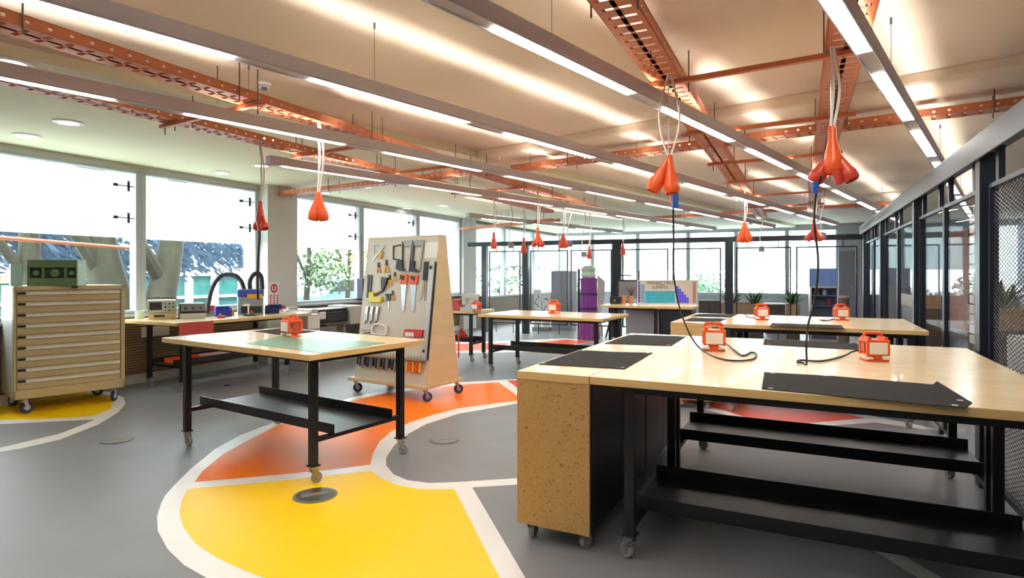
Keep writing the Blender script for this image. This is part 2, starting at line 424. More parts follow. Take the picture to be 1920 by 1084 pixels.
# ---- right partition (room frame a = 1.185)
AP = 1.19
rp = thing('workshop_partition', 'black steel and glass partition with mesh bay along the right side', 'partition', RW(AP, 0), RZ)
boxes('top_rail', greyrail, rp, (-.09, .05, -1.0, 14.2, 2.34, 2.44), (-.09, -.07, -1.0, 14.2, 2.29, 2.46), bevel=.004)
posts = [2.5, 5.25, 7.93, 11.0, 13.75]
for b in posts: boxes('post', black_rail, rp, (-.06, .05, b - .06, b + .06, 0, 2.34), bevel=.003)
for i in range(len(posts) - 1):
    b0, b1 = posts[i] + .1, posts[i + 1] - .1
    n = 1 if i == 0 else 2
    for j in range(n):
        c0, c1 = b0 + (b1 - b0) * j / n + .02, b0 + (b1 - b0) * (j + 1) / n - .02
        f = MB(); w = .03
        for c in (c0, c1): f.box(-.02, .02, c - w / 2, c + w / 2, .08, 2.1)
        for z in (.08, 2.1): f.box(-.02, .02, c0, c1, z - w / 2, z + w / 2)
        f.obj('panel_frame', black_rail, rp)
        for c in (c0 + .18, c1 - .18):
            boxes('hanger', black_rail, rp, (-.018, .018, c - .03, c + .03, 2.1, 2.34), (-.018, .018, c - .02, c + .02, 0, .08))
        if i == 0:
            g = MB(); pitch = .073; h = 2.0; L = c1 - c0
            x = -h * 2.6
            while x < L:
                for sgn in (1, -1):
                    y0, y1, z0, z1 = (x, x + h * 2.6, .1, 2.1) if sgn > 0 else (x + h * 2.6, x, .1, 2.1)
                    # clip to panel
                    t0, t1 = 0.0, 1.0; dy = y1 - y0
                    for lim, s in ((0, 1), (L, -1)):
                        a0, a1 = (y0 - lim) * s, (y1 - lim) * s
                        if a0 < 0 and a1 < 0: t0 = 2
                        elif a0 < 0: t0 = max(t0, a0 / (a0 - a1))
                        elif a1 < 0: t1 = min(t1, a0 / (a0 - a1))
                    if t1 - t0 > .02:
                        g.tube([(0, c0 + y0 + dy * t0, z0 + (z1 - z0) * t0), (0, c0 + y0 + dy * t1, z0 + (z1 - z0) * t1)], .0028, 4)
                x += pitch
            g.obj('wire_mesh', black_rail, rp)
        else:
            boxes('glass', glass_p, rp, (-.004, .004, c0, c1, .1, 2.09))

# ================================================================== CEILING FITTINGS
ZLT = 2.6
ORD = ['first', 'second', 'third', 'fourth', 'fifth', 'sixth', 'seventh', 'eighth', 'ninth']
def strip_light(label, ref, s0, s1, ph, per=1.71, seg=1.26):
    """ref: a point of the run's underside; s measured along LY from the camera"""
    p0 = ref - LY * ref.dot(LY) + LY * s0; p0.z = ZLT
    t = thing('ceiling_strip_light', label, 'strip light', p0, -R(LA), 'suspended strip lights')
    L = s1 - s0; h = MB()
    h.box(-.045, .045, 0, L, .004, .085); h.box(-.045, -.034, 0, L, -.004, .004); h.box(.034, .045, 0, L, -.004, .004)
    h.obj('housing', alu, t, bevel=.004)
    s = ph
    while s > s0: s -= per
    wires = []
    while s < s1:
        a, b = max(s, s0 + .05) - s0, min(s + seg, s1 - .05) - s0
        if b - a > .2:
            boxes('diffuser', led, t, (-.034, .034, a, b, -.003, .004))
            boxes('uplight', ledup, t, (-.02, .02, a + .05, b - .05, .085, .09))
            wires.append((a + b) / 2 - .2)
        s += per
    la = bpy.data.lights.new('uplight_lamp', 'AREA'); la.shape = 'RECTANGLE'; la.size = .05; la.size_y = L; la.spread = R(62); la.energy = .4 * L; la.color = (1, .97, .92)
    lo_ = bpy.data.objects.new('uplight_lamp', la); C.objects.link(lo_); lo_.parent = t; lo_.location = (0, L / 2, .094); lo_.rotation_euler = (math.pi, 0, 0)
    for wv in wires[::2]:
        k = MB(); k.tube([(0, wv, .085), (0, wv, ZM - ZLT)], .002, 5); k.tube([(0, wv, ZM - ZLT - .04), (0, wv, ZM - ZLT)], .008, 6)
        k.obj('suspension_wire', rod_m, t)
    return t
strip_light('long suspended strip light second from the windows, starting outside the frame', P(640, 270, ZLT), -1.5, 15.2, 1.764)
strip_light('long suspended strip light crossing from the top left corner of the photo', P(740, 192, ZLT), -2.0, 15.4, 1.9)
strip_light('suspended strip light nearest the windows with its square end over the column', P(620, 325, ZLT), 3.08, 15.0, 3.25)
strip_light('long suspended strip light entering at the top centre above the tool trolley', P(1187, 177, ZLT), -2.0, 15.6, 2.03)
strip_light('bright suspended strip light nearest the right partition', P(1695, 212, ZLT), -2.0, 15.0, 2.15)
strip_light('suspended strip light in the next room behind the partition glass', RW(2.9, 5.0), 2.0, 12.0, 2.4)
strip_light('added suspended strip light brightening the next room, farther behind the mesh', RW(4.6, 4.0), .5, 9.0, 1.0)  # extra lamp added to brighten the next room
strip_light('short suspended strip light farthest down the room near the far windows', P(1010, 421, ZLT), 8.45, 14.5, 8.9)

# ---- perforated cable trays
ZT = 2.75
def cable_tray(label, p0, th, L, W=.2, rods=(), z=ZT):
    """p0: near right lower edge; runs L along its own axis"""
    t = thing('ceiling_cable_tray', label, 'cable tray', (p0.x, p0.y, z), -R(th), 'orange perforated cable trays')
    k = MB()
    pitch, slot = .105, .03
    k.box(-.028, 0, 0, L, 0, .003); k.box(-W, -W + .028, 0, L, 0, .003)
    y = 0
    while y < L:
        k.box(-W + .028, -.028, y, min(y + pitch - slot, L), 0, .003); k.box(-W / 2 - .012, -W / 2 + .012, y, min(y + pitch, L), 0, .003)
        y += pitch
    k.obj('tray_bed', tray_m, t)
    for x0, x1 in ((-.002, 0), (-W, -W + .002)):
        f = MB(); f.box(x0, x1, 0, L, 0, .022); f.box(x0, x1, 0, L, .038, .06); f.box(x0 - .004, x1 + .004, 0, L, .058, .062)
        y = 0
        while y < L:
            f.box(x0, x1, y, min(y + .084, L), .022, .038); y += .104
        f.obj('side_flange', tray_m, t)
    for y in rods:
        for x in (.012, -W - .012):
            r = MB(); r.tube([(x, y, -.04), (x, y, ZL - z + .005)], .005, 6); r.obj('hanger_rod', rod_m, t)
    return t
def rline(n, depth):                                # point of the room with NX offset n at camera depth
    X = (n + UY.x * depth) / NX.x; return Vector((X, depth, 0))
RD = (1.6, 3.05, 4.2, 5.35, 7.45, 9.4, 11.6)
def rodsfor(pt, ds): return [(d - pt.y) / UY.y for d in ds]
TN = {1: -3.545, 2: -4.57, 3: -.68, 4: .33}
pt = {i: rline(TN[i], 1.0 if i != 4 else .8) for i in TN}
cable_tray('long orange cable tray upper of the two on the window side', pt[1], RA, 14.0, rods=rodsfor(pt[1], (3.03, 4.2, 5.5, 7.5, 9.5, 11.5)))
cable_tray('long orange cable tray closest to the windows', pt[2], RA, 12.6, rods=rodsfor(pt[2], (3.6, 5.0, 6.3, 7.5, 9.2)))
cable_tray('broad orange cable tray descending from the top centre of the photo', pt[3], RA, 14.0, rods=rodsfor(pt[3], (2.75, 4.0, 5.2, 6.75, 8.1, 9.6)))
cable_tray('orange cable tray above the hanging socket nearest the right partition', pt[4], RA, 12.5, rods=rodsfor(pt[4], (3.2, 5.0, 6.9, 8.8)))
def cross(label, a, b, z=ZT + .065, W=.2):
    d = b - a; th = math.degrees(math.atan2(-d.y, d.x)) + 90
    # axis from b back to a has its right side toward the camera
    d2 = a - b; th = math.degrees(math.atan2(d2.x, d2.y))
    return cable_tray(label, b, th, d.length, W, rods=[d.length * f for f in (.15, .5, .85)], z=z)
a_, b_ = P(975, 323, ZT + .065), P(1895, 208, ZT + .065); cross('orange cable tray crossing the room behind the big hanging sockets', a_, b_ + (b_ - a_) * .15)
cross('far orange cable tray crossing below the ceiling near the end wall', P(1225, 412, ZT + .065), P(1695, 384, ZT + .065))
cross('orange cable tray reaching from the window column toward the middle', P(509, 372, ZT + .065), P(790, 341, ZT + .065))
cross('far left orange cable tray ending at the far window column', D(873, 431, 15.6), D(1050, 423, 12.9), z=2.62)
pc, pd = P(800, 341, ZT + .065), P(900, 326, ZT + .065); cross('short orange cable tray linking the two window side trays', pc, pd)
# ---- struts carrying the trays
def strut(label, a, b, z=ZT - .035):
    d = b - a; t = thing('ceiling_strut', label, 'strut', (a.x, a.y, z), math.atan2(d.y, d.x), 'orange tray struts'); L = d.length
    boxes('channel', strut_m, t, (-.06, L + .06, -.02, .02, .0, .03), bevel=.003)
    for x in (.0, L):
        k = MB(); k.tube([(x, 0, -.06), (x, 0, ZL - z)], .005, 6); k.obj('threaded_rod', rod_m, t)
cd = Vector((.85, -.527, 0))
for i, d0 in enumerate((3.93, 5.3, 6.75, 8.1, 9.6, 11.2)):
    a = rline(TN[3] - .2, d0); s = (TN[4] - (TN[3] - .2)) / cd.dot(NX)
    strut('%s orange strut from the camera under the two right hand cable trays' % ORD[i], a, a + cd * s)
for i, d0 in enumerate((5.0, 6.3, 7.5, 9.2)):
    a = rline(TN[2] - .2, d0); s = (TN[1] - (TN[2] - .2)) / cd.dot(NX)
    strut('%s orange strut from the camera under the two window side cable trays' % ORD[i], a, a + cd * s)
a = rline(TN[1] - .5, 3.2); strut('short orange strut end beside the tray at the left edge of the photo', a, a + cd * .35)

# ---- downlights and detector
dl0 = None
for px, py in ((128, 229), (50, 254), (20, 116), (499, 259), (654, 298), (490, 310), (415, 323), (607, 361), (764, 390), (832, 385), (685, 350), (863, 410), (925, 404), (960, 412)):
    p = P(px, py, ZL)
    if dl0 is None:
        dl0 = thing('ceiling_downlight', 'round white recessed downlight in the low ceiling beside the windows', 'downlight', p, 0, 'recessed downlights')
        k = MB(); k.lathe([(.085, 0), (.13, 0), (.13, -.008), (.09, -.014), (.085, 0)], 28); k.obj('rim', white_p, dl0, smooth=True)
        k = MB(); k.lathe([(.0, -.002), (.088, -.002), (.088, -.006), (.0, -.006)], 24); k.obj('lens', mat('downlight_lens', (255, 255, 245), .5, emit=5), dl0)
    else: dup(dl0, p, 0)
p = P(495, 152, ZL)
t = thing('smoke_detector', 'small white ceiling detector between the strip lights', 'smoke detector', p)
k = MB(); k.lathe([(.055, 0), (.055, -.02), (.04, -.035), (.04, -.05)], 20); k.obj('base', white_p, t, smooth=True)
k = MB(); k.lathe([(.024, -.05), (.022, -.07), (.0, -.072)], 16); k.obj('sensor', grey_p, t, smooth=True)
# ---- hanging power sockets
def cone(k, base, d, L=.19, r0=.02, r1=.056):
    d = Vector(d).normalized(); q = d.to_track_quat('Z', 'Y').to_matrix().to_4x4()
    M = Matrix.Translation(base) @ q
    k.lathe([(r0 * .8, -.01), (r0, 0), (r0 * 1.15, L * .25), (r1 * .86, L * .62), (r1, L * .72), (r1, L * .93), (r1 * .8, L), (r1 * .75, L * .9), (.0, L * .88)], 14, M)
def power_drop(label, px, t, ztop, zc, style=0, sc=1.0, tone=None):
    """ztop: where the cords start, zc: top of the sockets"""
    X = (px - CX) / FPX * t
    o = thing('hanging_power_socket', label, 'hanging power socket', (X, t, zc), random.uniform(-.4, .4), 'hanging power sockets')
    h = ztop - zc; m = tone or orange_s
    if style == 0:     # two cords bowing apart and a chain
        for s in (-1, 1):
            k = MB(); k.tube(smoothpts([(s * .008, 0, 0), (s * .05, 0, h * .28), (s * .062, 0, h * .55), (s * .02, 0, h * .92), (s * .004, 0, h)], 5), .0075, 6); k.obj('cord', white_cable, o, smooth=True)
    else:
        for s, bow in ((-1, .02), (1, .03)):
            k = MB(); k.tube(smoothpts([(s * .008, 0, 0), (s * .01 + bow, .01, h * .5), (s * .006, 0, h)], 5), .0075, 6); k.obj('cord', white_cable, o, smooth=True)
    k = MB(); k.tube([(-.004, .012, -.02), (-.004, .012, h)], .003, 5); k.obj('chain', steel, o)
    dirs = {0: ((-.5, 0, -1), (.06, -.15, -1)), 1: ((-.2, 0, -1), (.2, 0, -1)), 2: ((.03, 0, -1), (-.5, .2, -.9), (.45, -.2, -1)), 3: ((0, 0, -1),)}[style]
    for i, d in enumerate(dirs):
        k = MB(); low = style == 2 and i > 0
        cone(k, Vector((.02 * (i - 1), 0, -.13 * sc)) if low else Vector((0, 0, 0)), d, (.17 if low else .24) * sc, .02, (.042 if low else .048) * sc); k.obj('socket', orange_d if low else m, o, smooth=True)
    if style in (0, 2):
        k = MB(); k.tube([(.02, -.03, -.22 * sc), (.025, -.035, -.30 * sc)], .03 * sc, 10, .018); k.obj('plug', orange_d if style == 2 else orange_s, o, smooth=True)
    return o
power_drop('large orange socket pair hanging on two looped white cords above the big bench', 1255, 3.78, ZT, 2.235, 0)
power_drop('large orange socket cluster on twisted white cords under the right tray', 1560, 3.3, ZT, 2.3, 2, 1.05)
power_drop('orange socket pair hanging in front of the frosted window beyond the column', 597, 4.95, 2.78, 2.16, 1, .95)
power_drop('red orange socket pair hanging in front of the grey window column', 488, 5.88, ZT, 2.2, 2, .95, orange_d)
power_drop('red socket hanging in front of the far window column, leftmost of the far row', 926, 10.1, ZT, 2.18, 3, 1.1, orange_d)
power_drop('orange red socket second along the far row of hanging sockets', 982, 11.2, ZT, 2.16, 3, 1.2, orange_d)
power_drop('bright orange socket cluster on thick white cords in the far row', 1008, 9.26, ZT, 2.2, 2, 1.0)
power_drop('red socket hanging beside a grey plug box in the far row', 1056, 10.2, ZT, 2.17, 1, 1.0, orange_d)
power_drop('small red socket hanging above the purple fabric', 1105, 11.4, ZT, 2.02, 3, 1.0, orange_d)
power_drop('pinkish red socket hanging beside the far partition post', 1168, 13.3, ZT, 2.2, 3, 1.2, orange_d)
power_drop('bright orange socket pair hanging above the back right bench', 1396, 9.1, ZT, 2.28, 1, 1.3)
power_drop('red orange socket cluster low behind the long black cable', 1526, 8.6, ZT, 2.28, 2, 1.1, orange_d)
def plug_box(label, px, py, t):
    p = D(px, py, t); o = thing('hanging_plug_box', label, 'plug box', p, .3, 'grey hanging plugs')
    k = MB(); k.box(-.05, .05, -.03, .03, -.1, 0); k.obj('body', grey_p, o, bevel=.012)
    k = MB(); k.tube(smoothpts([(0, 0, 0), (-.04, 0, .2), (.03, 0, (ZT - p.z) * .7), (0, 0, ZT - p.z)], 5), .008, 6); k.obj('cord', lgrey_p, o, smooth=True)
plug_box('grey plug box hanging between the first two red far sockets', 958, 455, 11.0)
plug_box('grey plug box hanging right beside the red pair', 1068, 452, 10.4)
plug_box('grey plug hanging on a bent cord near the purple fabric', 1095, 472, 11.3)
plug_box('grey plug with dark tip hanging above the planters', 1428, 462, 11.2)
plug_box('clear grey plug box hanging behind the long black cable', 1542, 436, 8.9)

# ================================================================== FURNITURE
def caster(name, parent, x, y, top, r=.045, rot=0.0, wm=wheel_g, fm=steel):
    """fork and wheel; the wheel rests on z=0 of the parent's frame"""
    ca, sa = math.cos(rot), math.sin(rot)
    M = Matrix.Translation((x, y, 0)) @ Matrix.Rotation(rot, 4, 'Z')
    k = MB(); k.T = M
    k.box(-.03, .03, -.028, .028, top - .008, top); k.tube([(0, 0, r * 2 + .002), (0, 0, top - .004)], .014, 10)
    for s in (-1, 1):
        k.add([(-.022, s * .021, top - .012), (.022, s * .021, top - .012), (.04, s * .021, r * .8), (.018, s * .021, r * .8),
               (-.022, s * .024, top - .012), (.022, s * .024, top - .012), (.04, s * .024, r * .8), (.018, s * .024, r * .8)],
              [(0, 1, 2, 3), (7, 6, 5, 4), (0, 4, 5, 1), (1, 5, 6, 2), (2, 6, 7, 3), (3, 7, 4, 0)])
    k.box(-.022, .022, -.024, .024, r * 2 + .004, r * 2 + .012)
    W = M @ Matrix.Translation((.026, 0, r)) @ Matrix.Rotation(math.pi / 2, 4, 'X')
    k.T = W; k.m = 1
    k.lathe([(r * .55, -.012), (r * .9, -.016), (r, -.01), (r, .01), (r * .9, .016), (r * .55, .012)], 18)
    k.m = 0; k.lathe([(.006, -.026), (r * .5, -.014), (r * .5, .014), (.006, .026)], 12)
    return k.obj(name, [fm, wm], parent, smooth=True)
def work_table(label, loc, th, W, D_, H, ix=(.145, .145), iy=(.145, .145), shelf=True, top_t=.042, group='black framed plywood work tables', casters=True, wheel=.04, shz=.29):
    t = thing('work_table', label, 'work table', (loc.x, loc.y, 0), -R(th), group)
    k = MB(); k.box(0, W, 0, D_, H - top_t, H); o = k.obj('tabletop', [plyt, plye], t, bevel=.003)
    for p in o.data.polygons:
        if abs(p.normal.z) < .5: p.material_index = 1
    xs, ys = (ix[0], W - ix[1]), (iy[0], D_ - iy[1]); lw = .026
    zt = H - top_t; zb = wheel * 2 + .045
    for x in xs:
        for y in ys:
            l = boxes('leg', black, t, (x - lw, x + lw, y - lw, y + lw, zb, zt), (x - lw - .012, x + lw + .012, y - lw - .012, y + lw + .012, zb, zb + .008), bevel=.003)
            if casters: caster('caster', l, x, y, zb, wheel, random.uniform(-.6, 2.6))
    boxes('top_frame', black, t, (xs[0], xs[1], ys[0] - .02, ys[0] + .02, zt - .04, zt), (xs[0], xs[1], ys[1] - .02, ys[1] + .02, zt - .04, zt),
          (xs[0] - .02, xs[0] + .02, ys[0], ys[1], zt - .04, zt), (xs[1] - .02, xs[1] + .02, ys[0], ys[1], zt - .04, zt))
    if shelf:
        for x in xs: boxes('side_rail', black, t, (x - .016, x + .016, ys[0] + lw, ys[1] - lw, shz, shz + .035), bevel=.003)
        ym = (ys[0] + ys[1]) / 2; hw = min(.3, (ys[1] - ys[0]) * .34)
        boxes('shelf', black, t, (xs[0] - .05, xs[1] + .05, ym - hw, ym + hw, shz + .036, shz + .042), (xs[0] - .05, xs[1] + .05, ym - hw, ym - hw + .008, shz + .036, shz + .11),
              (xs[0] - .05, xs[1] + .05, ym + hw - .008, ym + hw, shz + .036, shz + .11))
    return t
def cabinet(label, loc, th, W, D_, H, front=osb):
    """open-sided storage end unit: strand board end, black sides, ply lid"""
    t = thing('bench_end_cabinet', label, 'cabinet', (loc.x, loc.y, 0), -R(th), 'strand board bench end cabinets')
    k = MB(); k.box(0, W, 0, D_, H - .045, H); o = k.obj('lid', [plyt, plye], t, bevel=.003)
    for p in o.data.polygons:
        if abs(p.normal.z) < .5: p.material_index = 1
    boxes('end_panel', front, t, (0, W, .004, .022, .1, H - .045)); boxes('end_panel', front, t, (0, W, D_ - .022, D_ - .004, .1, H - .045))
    boxes('carcass', black, t, (.0, W, .022, D_ - .022, .1, H - .045))
    boxes('side_door', black, t, (W, W + .004, .03, D_ / 2 - .003, .115, H - .06), (W, W + .004, D_ / 2 + .003, D_ - .03, .115, H - .06))
    for x in (.06, W - .06):
        for y in (.07, D_ - .07): caster('caster', t, x, y, .1, .04, random.uniform(1, 2.4))
    return t
# big bench in front: two end cabinets and two tables
TB = 26.5; bx, by = axes(TB)
Q = P(1105, 706, .954)
cabinet('strand board cabinet closing the near end of the big bench', Q - bx * .428, TB, .426, 1.188, .954)
cabinet('strand board cabinet at the far side of the big bench under the black mat', Q - bx * .428 + by * 1.192, TB, .426, 1.188, .954)
work_table('large plywood topped table forming the front half of the big bench', Q + bx * .002, TB, 2.07, 1.188, .954, ix=(.2, .1), iy=(.07, .07), shz=.145)
work_table('large plywood topped table forming the rear half of the big bench', Q + bx * .002 + by * 1.192, TB, 2.07, 1.188, .954, ix=(.2, .1), iy=(.07, .07), shz=.245)
# left table on the yellow ring
LT = P(303, 633, .945); ltx, lty = axes(34.0)
work_table('square plywood table with a green cutting mat on the yellow ring', LT, 34.0, 2.0, 1.16, .945)
# middle table
T3 = Vector((-.523, 9.11, 0)); t3x, t3y = axes(29)
work_table('plywood table in the middle with one orange power box on it', T3, 29, 2.0, 1.15, .885)
# back right bench
T4 = P(1257, 604, .954); t4x, t4y = axes(26.4)
cabinet('pale cabinet closing the left end of the back right bench', T4, 26.4, .45, 1.7, .954, plye)
work_table('plywood table of the back right bench, front half', T4 + t4x * .454, 26.4, 1.96, .85, .954, ix=(.2, .14), iy=(.07, .07))
work_table('plywood table of the back right bench, rear half', T4 + t4x * .454 + t4y * .854, 26.4, 1.96, .85, .954, ix=(.2, .14), iy=(.07, .07))
# left workbench
WBo = Vector((-4.065, 7.26, 0)); WBT = 90 - 62 ; wth = -62.0
wbx, wby = axes(wth)
work_table('long workbench below the window crowded with electronics', WBo, wth, 2.15, 1.2, .9, ix=(.25, .25), iy=(.25, .25))
# far tables
FT = Vector((-2.3, 10.75, 0)); ftx, fty = axes(25)
work_table('long table half hidden behind the tool trolley holding sewing gear', FT, 25, 1.85, .75, .87, group='far tables')
PTd = P(1125, 572, .954); ptx, pty = axes(24)
pto = work_table('wooden topped desk under the colourful chart', Vector((PTd.x, PTd.y, 0)), 24, 1.55, .75, .954, ix=(.145, .62), shelf=False, group='far tables')
boxes('modesty_panel', mat('pale_panel', (196, 192, 206), .4), pto, (.3, .98, .66, .68, .12, .86))
cb = thing('desk_cabinet', 'black cabinet under the right end of the chart desk', 'cabinet', PTd * 1 + ptx * 1.2 + pty * .05 - Vector((0, 0, .954)), -R(24))
cb.location = (PTd.x + ptx.x * 1.03 + pty.x * .06, PTd.y + ptx.y * 1.03 + pty.y * .06, 0)
boxes('carcass', black_rail, cb, (0, .5, .0, .52, .0, .905), bevel=.004); boxes('door', black_rail, cb, (.01, .49, -.012, 0, .05, .89), bevel=.003)

# ---- mats on the benches
def poly_mat(name, label, cat, pts, z, m, th=.003, eye=True, grp=None):
    w = [P(x, y, z + th) for x, y in pts]; c = sum(w, Vector()) / len(w)
    o = MB(); o.prism([(p.x - c.x, p.y - c.y) for p in w], 0, th)
    if eye:
        t = thing(name, label, cat, (c.x, c.y, z + .0006), 0, grp); o.obj('sheet', m, t)
        for p in w[:2] + w[-2:]:
            q = p - c; q = Vector((q.x, q.y, 0)); q *= 1 - .045 / max(q.length, .1)
            e = MB(); e.lathe([(.006, th), (.006, th + .0015), (.012, th + .0015), (.012, th)], 12, Matrix.Translation((q.x, q.y, 0))); e.obj('eyelet', steel, t)
        return t
    t = at(o.obj(name, m), (c.x, c.y, z + .0006)); return tag(t, label, cat, grp)
G = 'black rubber bench mats'
poly_mat('bench_mat', 'black mat on the near left corner of the big bench', 'mat', [(1010, 683), (1089, 656.5), (1150, 660), (1224, 661.5), (1171, 692)], .954, mat_rub, grp=G)
poly_mat('bench_mat', 'black mat on the far left corner of the big bench', 'mat', [(1133, 644), (1181, 627.5), (1286, 631), (1258, 648.6)], .954, mat_rub, grp=G)
poly_mat('bench_mat', 'long black mat with pointed corner on the front edge of the big bench', 'mat', [(1428, 729), (1433, 698), (1560, 705), (1749, 721), (1757, 715), (1823, 755), (1809, 765)], .954, mat_rub, grp=G)
poly_mat('bench_mat', 'narrow black mat along the rear edge of the big bench', 'mat', [(1431, 646), (1433, 636), (1604, 643.5), (1632, 657)], .954, mat_rub, grp=G)
poly_mat('bench_mat', 'black mat on the near left corner of the back right bench', 'mat', [(1282, 601.5), (1298, 595.2), (1362, 597.5), (1348, 604)], .954, mat_rub, grp=G)
poly_mat('bench_mat', 'black mat on the far left corner of the back right bench', 'mat', [(1296, 593), (1312, 588.2), (1381, 589.4), (1370, 595)], .954, mat_rub, grp=G)
poly_mat('bench_mat', 'black mat on the front edge of the back right bench', 'mat', [(1443, 611), (1448, 605.8), (1577, 609.8), (1583, 616)], .954, mat_rub, grp=G)
poly_mat('cutting_mat', 'green cutting mat on the square table', 'cutting mat', [(462, 644), (530, 630), (722, 643), (604, 662)], .945, green_mat, .002, False)
poly_mat('bench_mat', 'dark mat at the back corner of the square table', 'mat', [(478, 621), (529, 615.5), (592, 621), (534, 629)], .945, mat_rub, .003, False)
def onplane(M, x, y, z): return M @ Vector((x, y, z))

# ---- portable power boxes
pb0 = None
def power_box(label, px, py, z, rz, sc=1.0, shadow=None):
    global pb0
    p = P(px, py, z)
    if pb0 is None:
        t = pb0 = thing('power_box', label, 'power box', p, rz, 'orange portable power boxes')
        w, d, h = .064, .058, .15
        fr = MB()
        for x in (-w, w):
            for y in (-d, d): fr.box(x - .011, x + .011, y - .011, y + .011, .04, h)
        fr.box(-w, w, -d, d, .04, .055); fr.box(-w - .012, w + .012, -d - .012, d + .012, h - .02, h)
        fr.box(-w + .03, w - .03, -d + .01, d - .01, .012, .04); fr.box(-w - .01, w + .01, -d, d, 0, .014)
        fr.obj('frame', orange_s, t, bevel=.005)
        hd = MB(); hd.tube(smoothpts([(-w + .006, .02, h - .01), (-w + .008, .02, h + .03), (-w + .028, .02, h + .04), (w - .028, .02, h + .04), (w - .008, .02, h + .03), (w - .006, .02, h - .01)], 4), .011, 8)
        hd.box(-w, -w + .022, -d, d, h, h + .018); hd.box(w - .022, w, -d, d, h, h + .018)
        hd.obj('handle', orange_s, t, smooth=True)
        boxes('panel', white_p, t, (-w + .006, w - .006, -d - .017, -d - .005, .05, h - .018), bevel=.008)
        boxes('panel', white_p, t, (-w + .006, w - .006, d + .005, d + .017, .05, h - .018), bevel=.008)
        so = MB()
        for x in (-w - .012, w + .006): so.box(x, x + .008, -.026, .026, .06, .125)
        so.obj('side_cover', orange_d, t, bevel=.006)
        for x in (-w + .01, w - .01): boxes('foot', white_p, t, (x - .024, x + .024, -d - .012, -d + .02, .014, .03), bevel=.006)
    else: t = dup(pb0, p, rz, label)
    t.scale = (sc, sc, sc); return t
power_box('orange and white power box on the big bench with a looping black cable', 1338, 657, .954, -R(14))
power_box('orange and white power box nearest the camera on the big bench', 1639, 676, .954, -R(8), .9)
power_box('orange power box turned sideways on the square table', 547, 631, .945, -R(42), .98)
power_box('orange power box left of the two on the back right bench', 1428, 599.5, .954, -R(10), .95)
power_box('orange power box right of the two on the back right bench', 1577, 600.5, .954, -R(10), .95)
power_box('orange power box standing alone on the middle table', 1039, 587.5, .885, -R(30), 1.05)
power_box('small orange and white power box among the sewing gear on the far table', 893, 584.5, .87, -R(30), .9)
def cable(label, pts, r=.006, n=7, m=cable_b):
    c = Vector(pts[0]); k = MB(); k.tube(smoothpts([Vector(p) - c for p in pts], n), r, 8)
    return tag(at(k.obj('power_cable', m, smooth=True), c), label, 'cable', 'black power cables')
zb = .961
cable('black cable from the big looped socket down to the white fronted box', [D(1262, 366, 3.72), D(1263, 450, 3.85), D(1264, 520, 4.0), D(1275, 580, 4.2), D(1295, 630, 4.35), P(1318, 658, zb), P(1352, 673, zb), P(1385, 676.5, zb), P(1412, 673, zb), P(1418, 664, zb), P(1408, 661, zb), P(1392, 667, zb), P(1376, 656, zb), D(1362, 645, 4.62), D(1355, 643, 4.66)])
cable('black cable hanging from the right socket cluster to the nearest box', [D(1540, 330, 3.25), D(1530, 365, 3.3), D(1527, 420, 3.32), D(1534, 490, 3.38), D(1528, 560, 3.45), D(1515, 610, 3.52), D(1512, 650, 3.58), P(1512, 683, zb), P(1504, 680, zb), P(1495, 679, zb), P(1502, 675.5, zb), P(1540, 677, zb), P(1580, 668, zb), D(1600, 659, 4.02), D(1618, 657, 3.98)])
k = MB(); k.box(-.018, .018, -.012, .012, -.045, .045)
p = D(1266, 377, 3.72); tag(at(k.obj('cable_tag', blue_p, bevel=.003), p), 'blue tag on the black cable under the looped socket', 'cable tag')
k = MB(); k.box(-.015, .015, -.012, .012, -.03, .03)
p = D(1528, 352, 3.27); tag(at(k.obj('cable_tag', blue_p, bevel=.003), p), 'blue tag on the black cable under the right socket cluster', 'cable tag')
cable('blue black lead hanging below the socket beside the window column', [D(485, 424, 5.86), D(487, 440, 5.86), D(485, 470, 5.86), D(483, 520, 5.9), D(484, 560, 6.2)], .012)
cable('grey stub lead on the far table of the back right bench', [P(1545, 601.5, zb), P(1538, 600, zb), P(1552, 601, zb), P(1562, 598.5, zb), D(1570, 595, 8.0)], .006, 6)
cable('black lead of the left box on the back right bench', [D(1420, 592, 7.9), P(1412, 596, zb), P(1402, 594, zb), P(1397, 590, zb)], .006, 6)

# ---- floor service lids
def floor_lid(label, px, py, r, m):
    p = P(px, py, .0025); t = thing('floor_box_lid', label, 'floor box', p, .4, 'round floor boxes')
    k = MB(); k.lathe([(.001, 0), (r, 0), (r, .003), (r * .92, .005), (.001, .005)], 32); k.obj('rim', mat('lid_rim', (120, 116, 106), .5), t)
    k = MB(); k.lathe([(.001, .005), (r * .86, .005), (r * .84, .007), (.001, .007)], 32); k.obj('lid', m, t)
    boxes('flap', grey_p, t, (-r * .6, r * .6, -r * .22, r * .22, .007, .009), bevel=.002)
    boxes('label_plate', planterw, t, (-r * .16, r * .16, -r * .16, r * .16, .009, .01))
floor_lid('round metal floor box set in the yellow zone', 591, 929, .145, mat('lid_grey', (104, 102, 92), .4, .6))
floor_lid('round grey floor box inside the grey circle', 833, 825, .13, floor_m)
floor_lid('round grey floor box on the grey floor before the tool chest', 220, 825, .13, floor_m)
k = MB(); k.lathe([(0, 0), (.045, 0), (.045, .004), (0, .006)], 16); tag(at(k.obj('floor_plug', rubber), P(425, 723, .0005)), 'small dark floor plug near the workbench', 'floor plug')

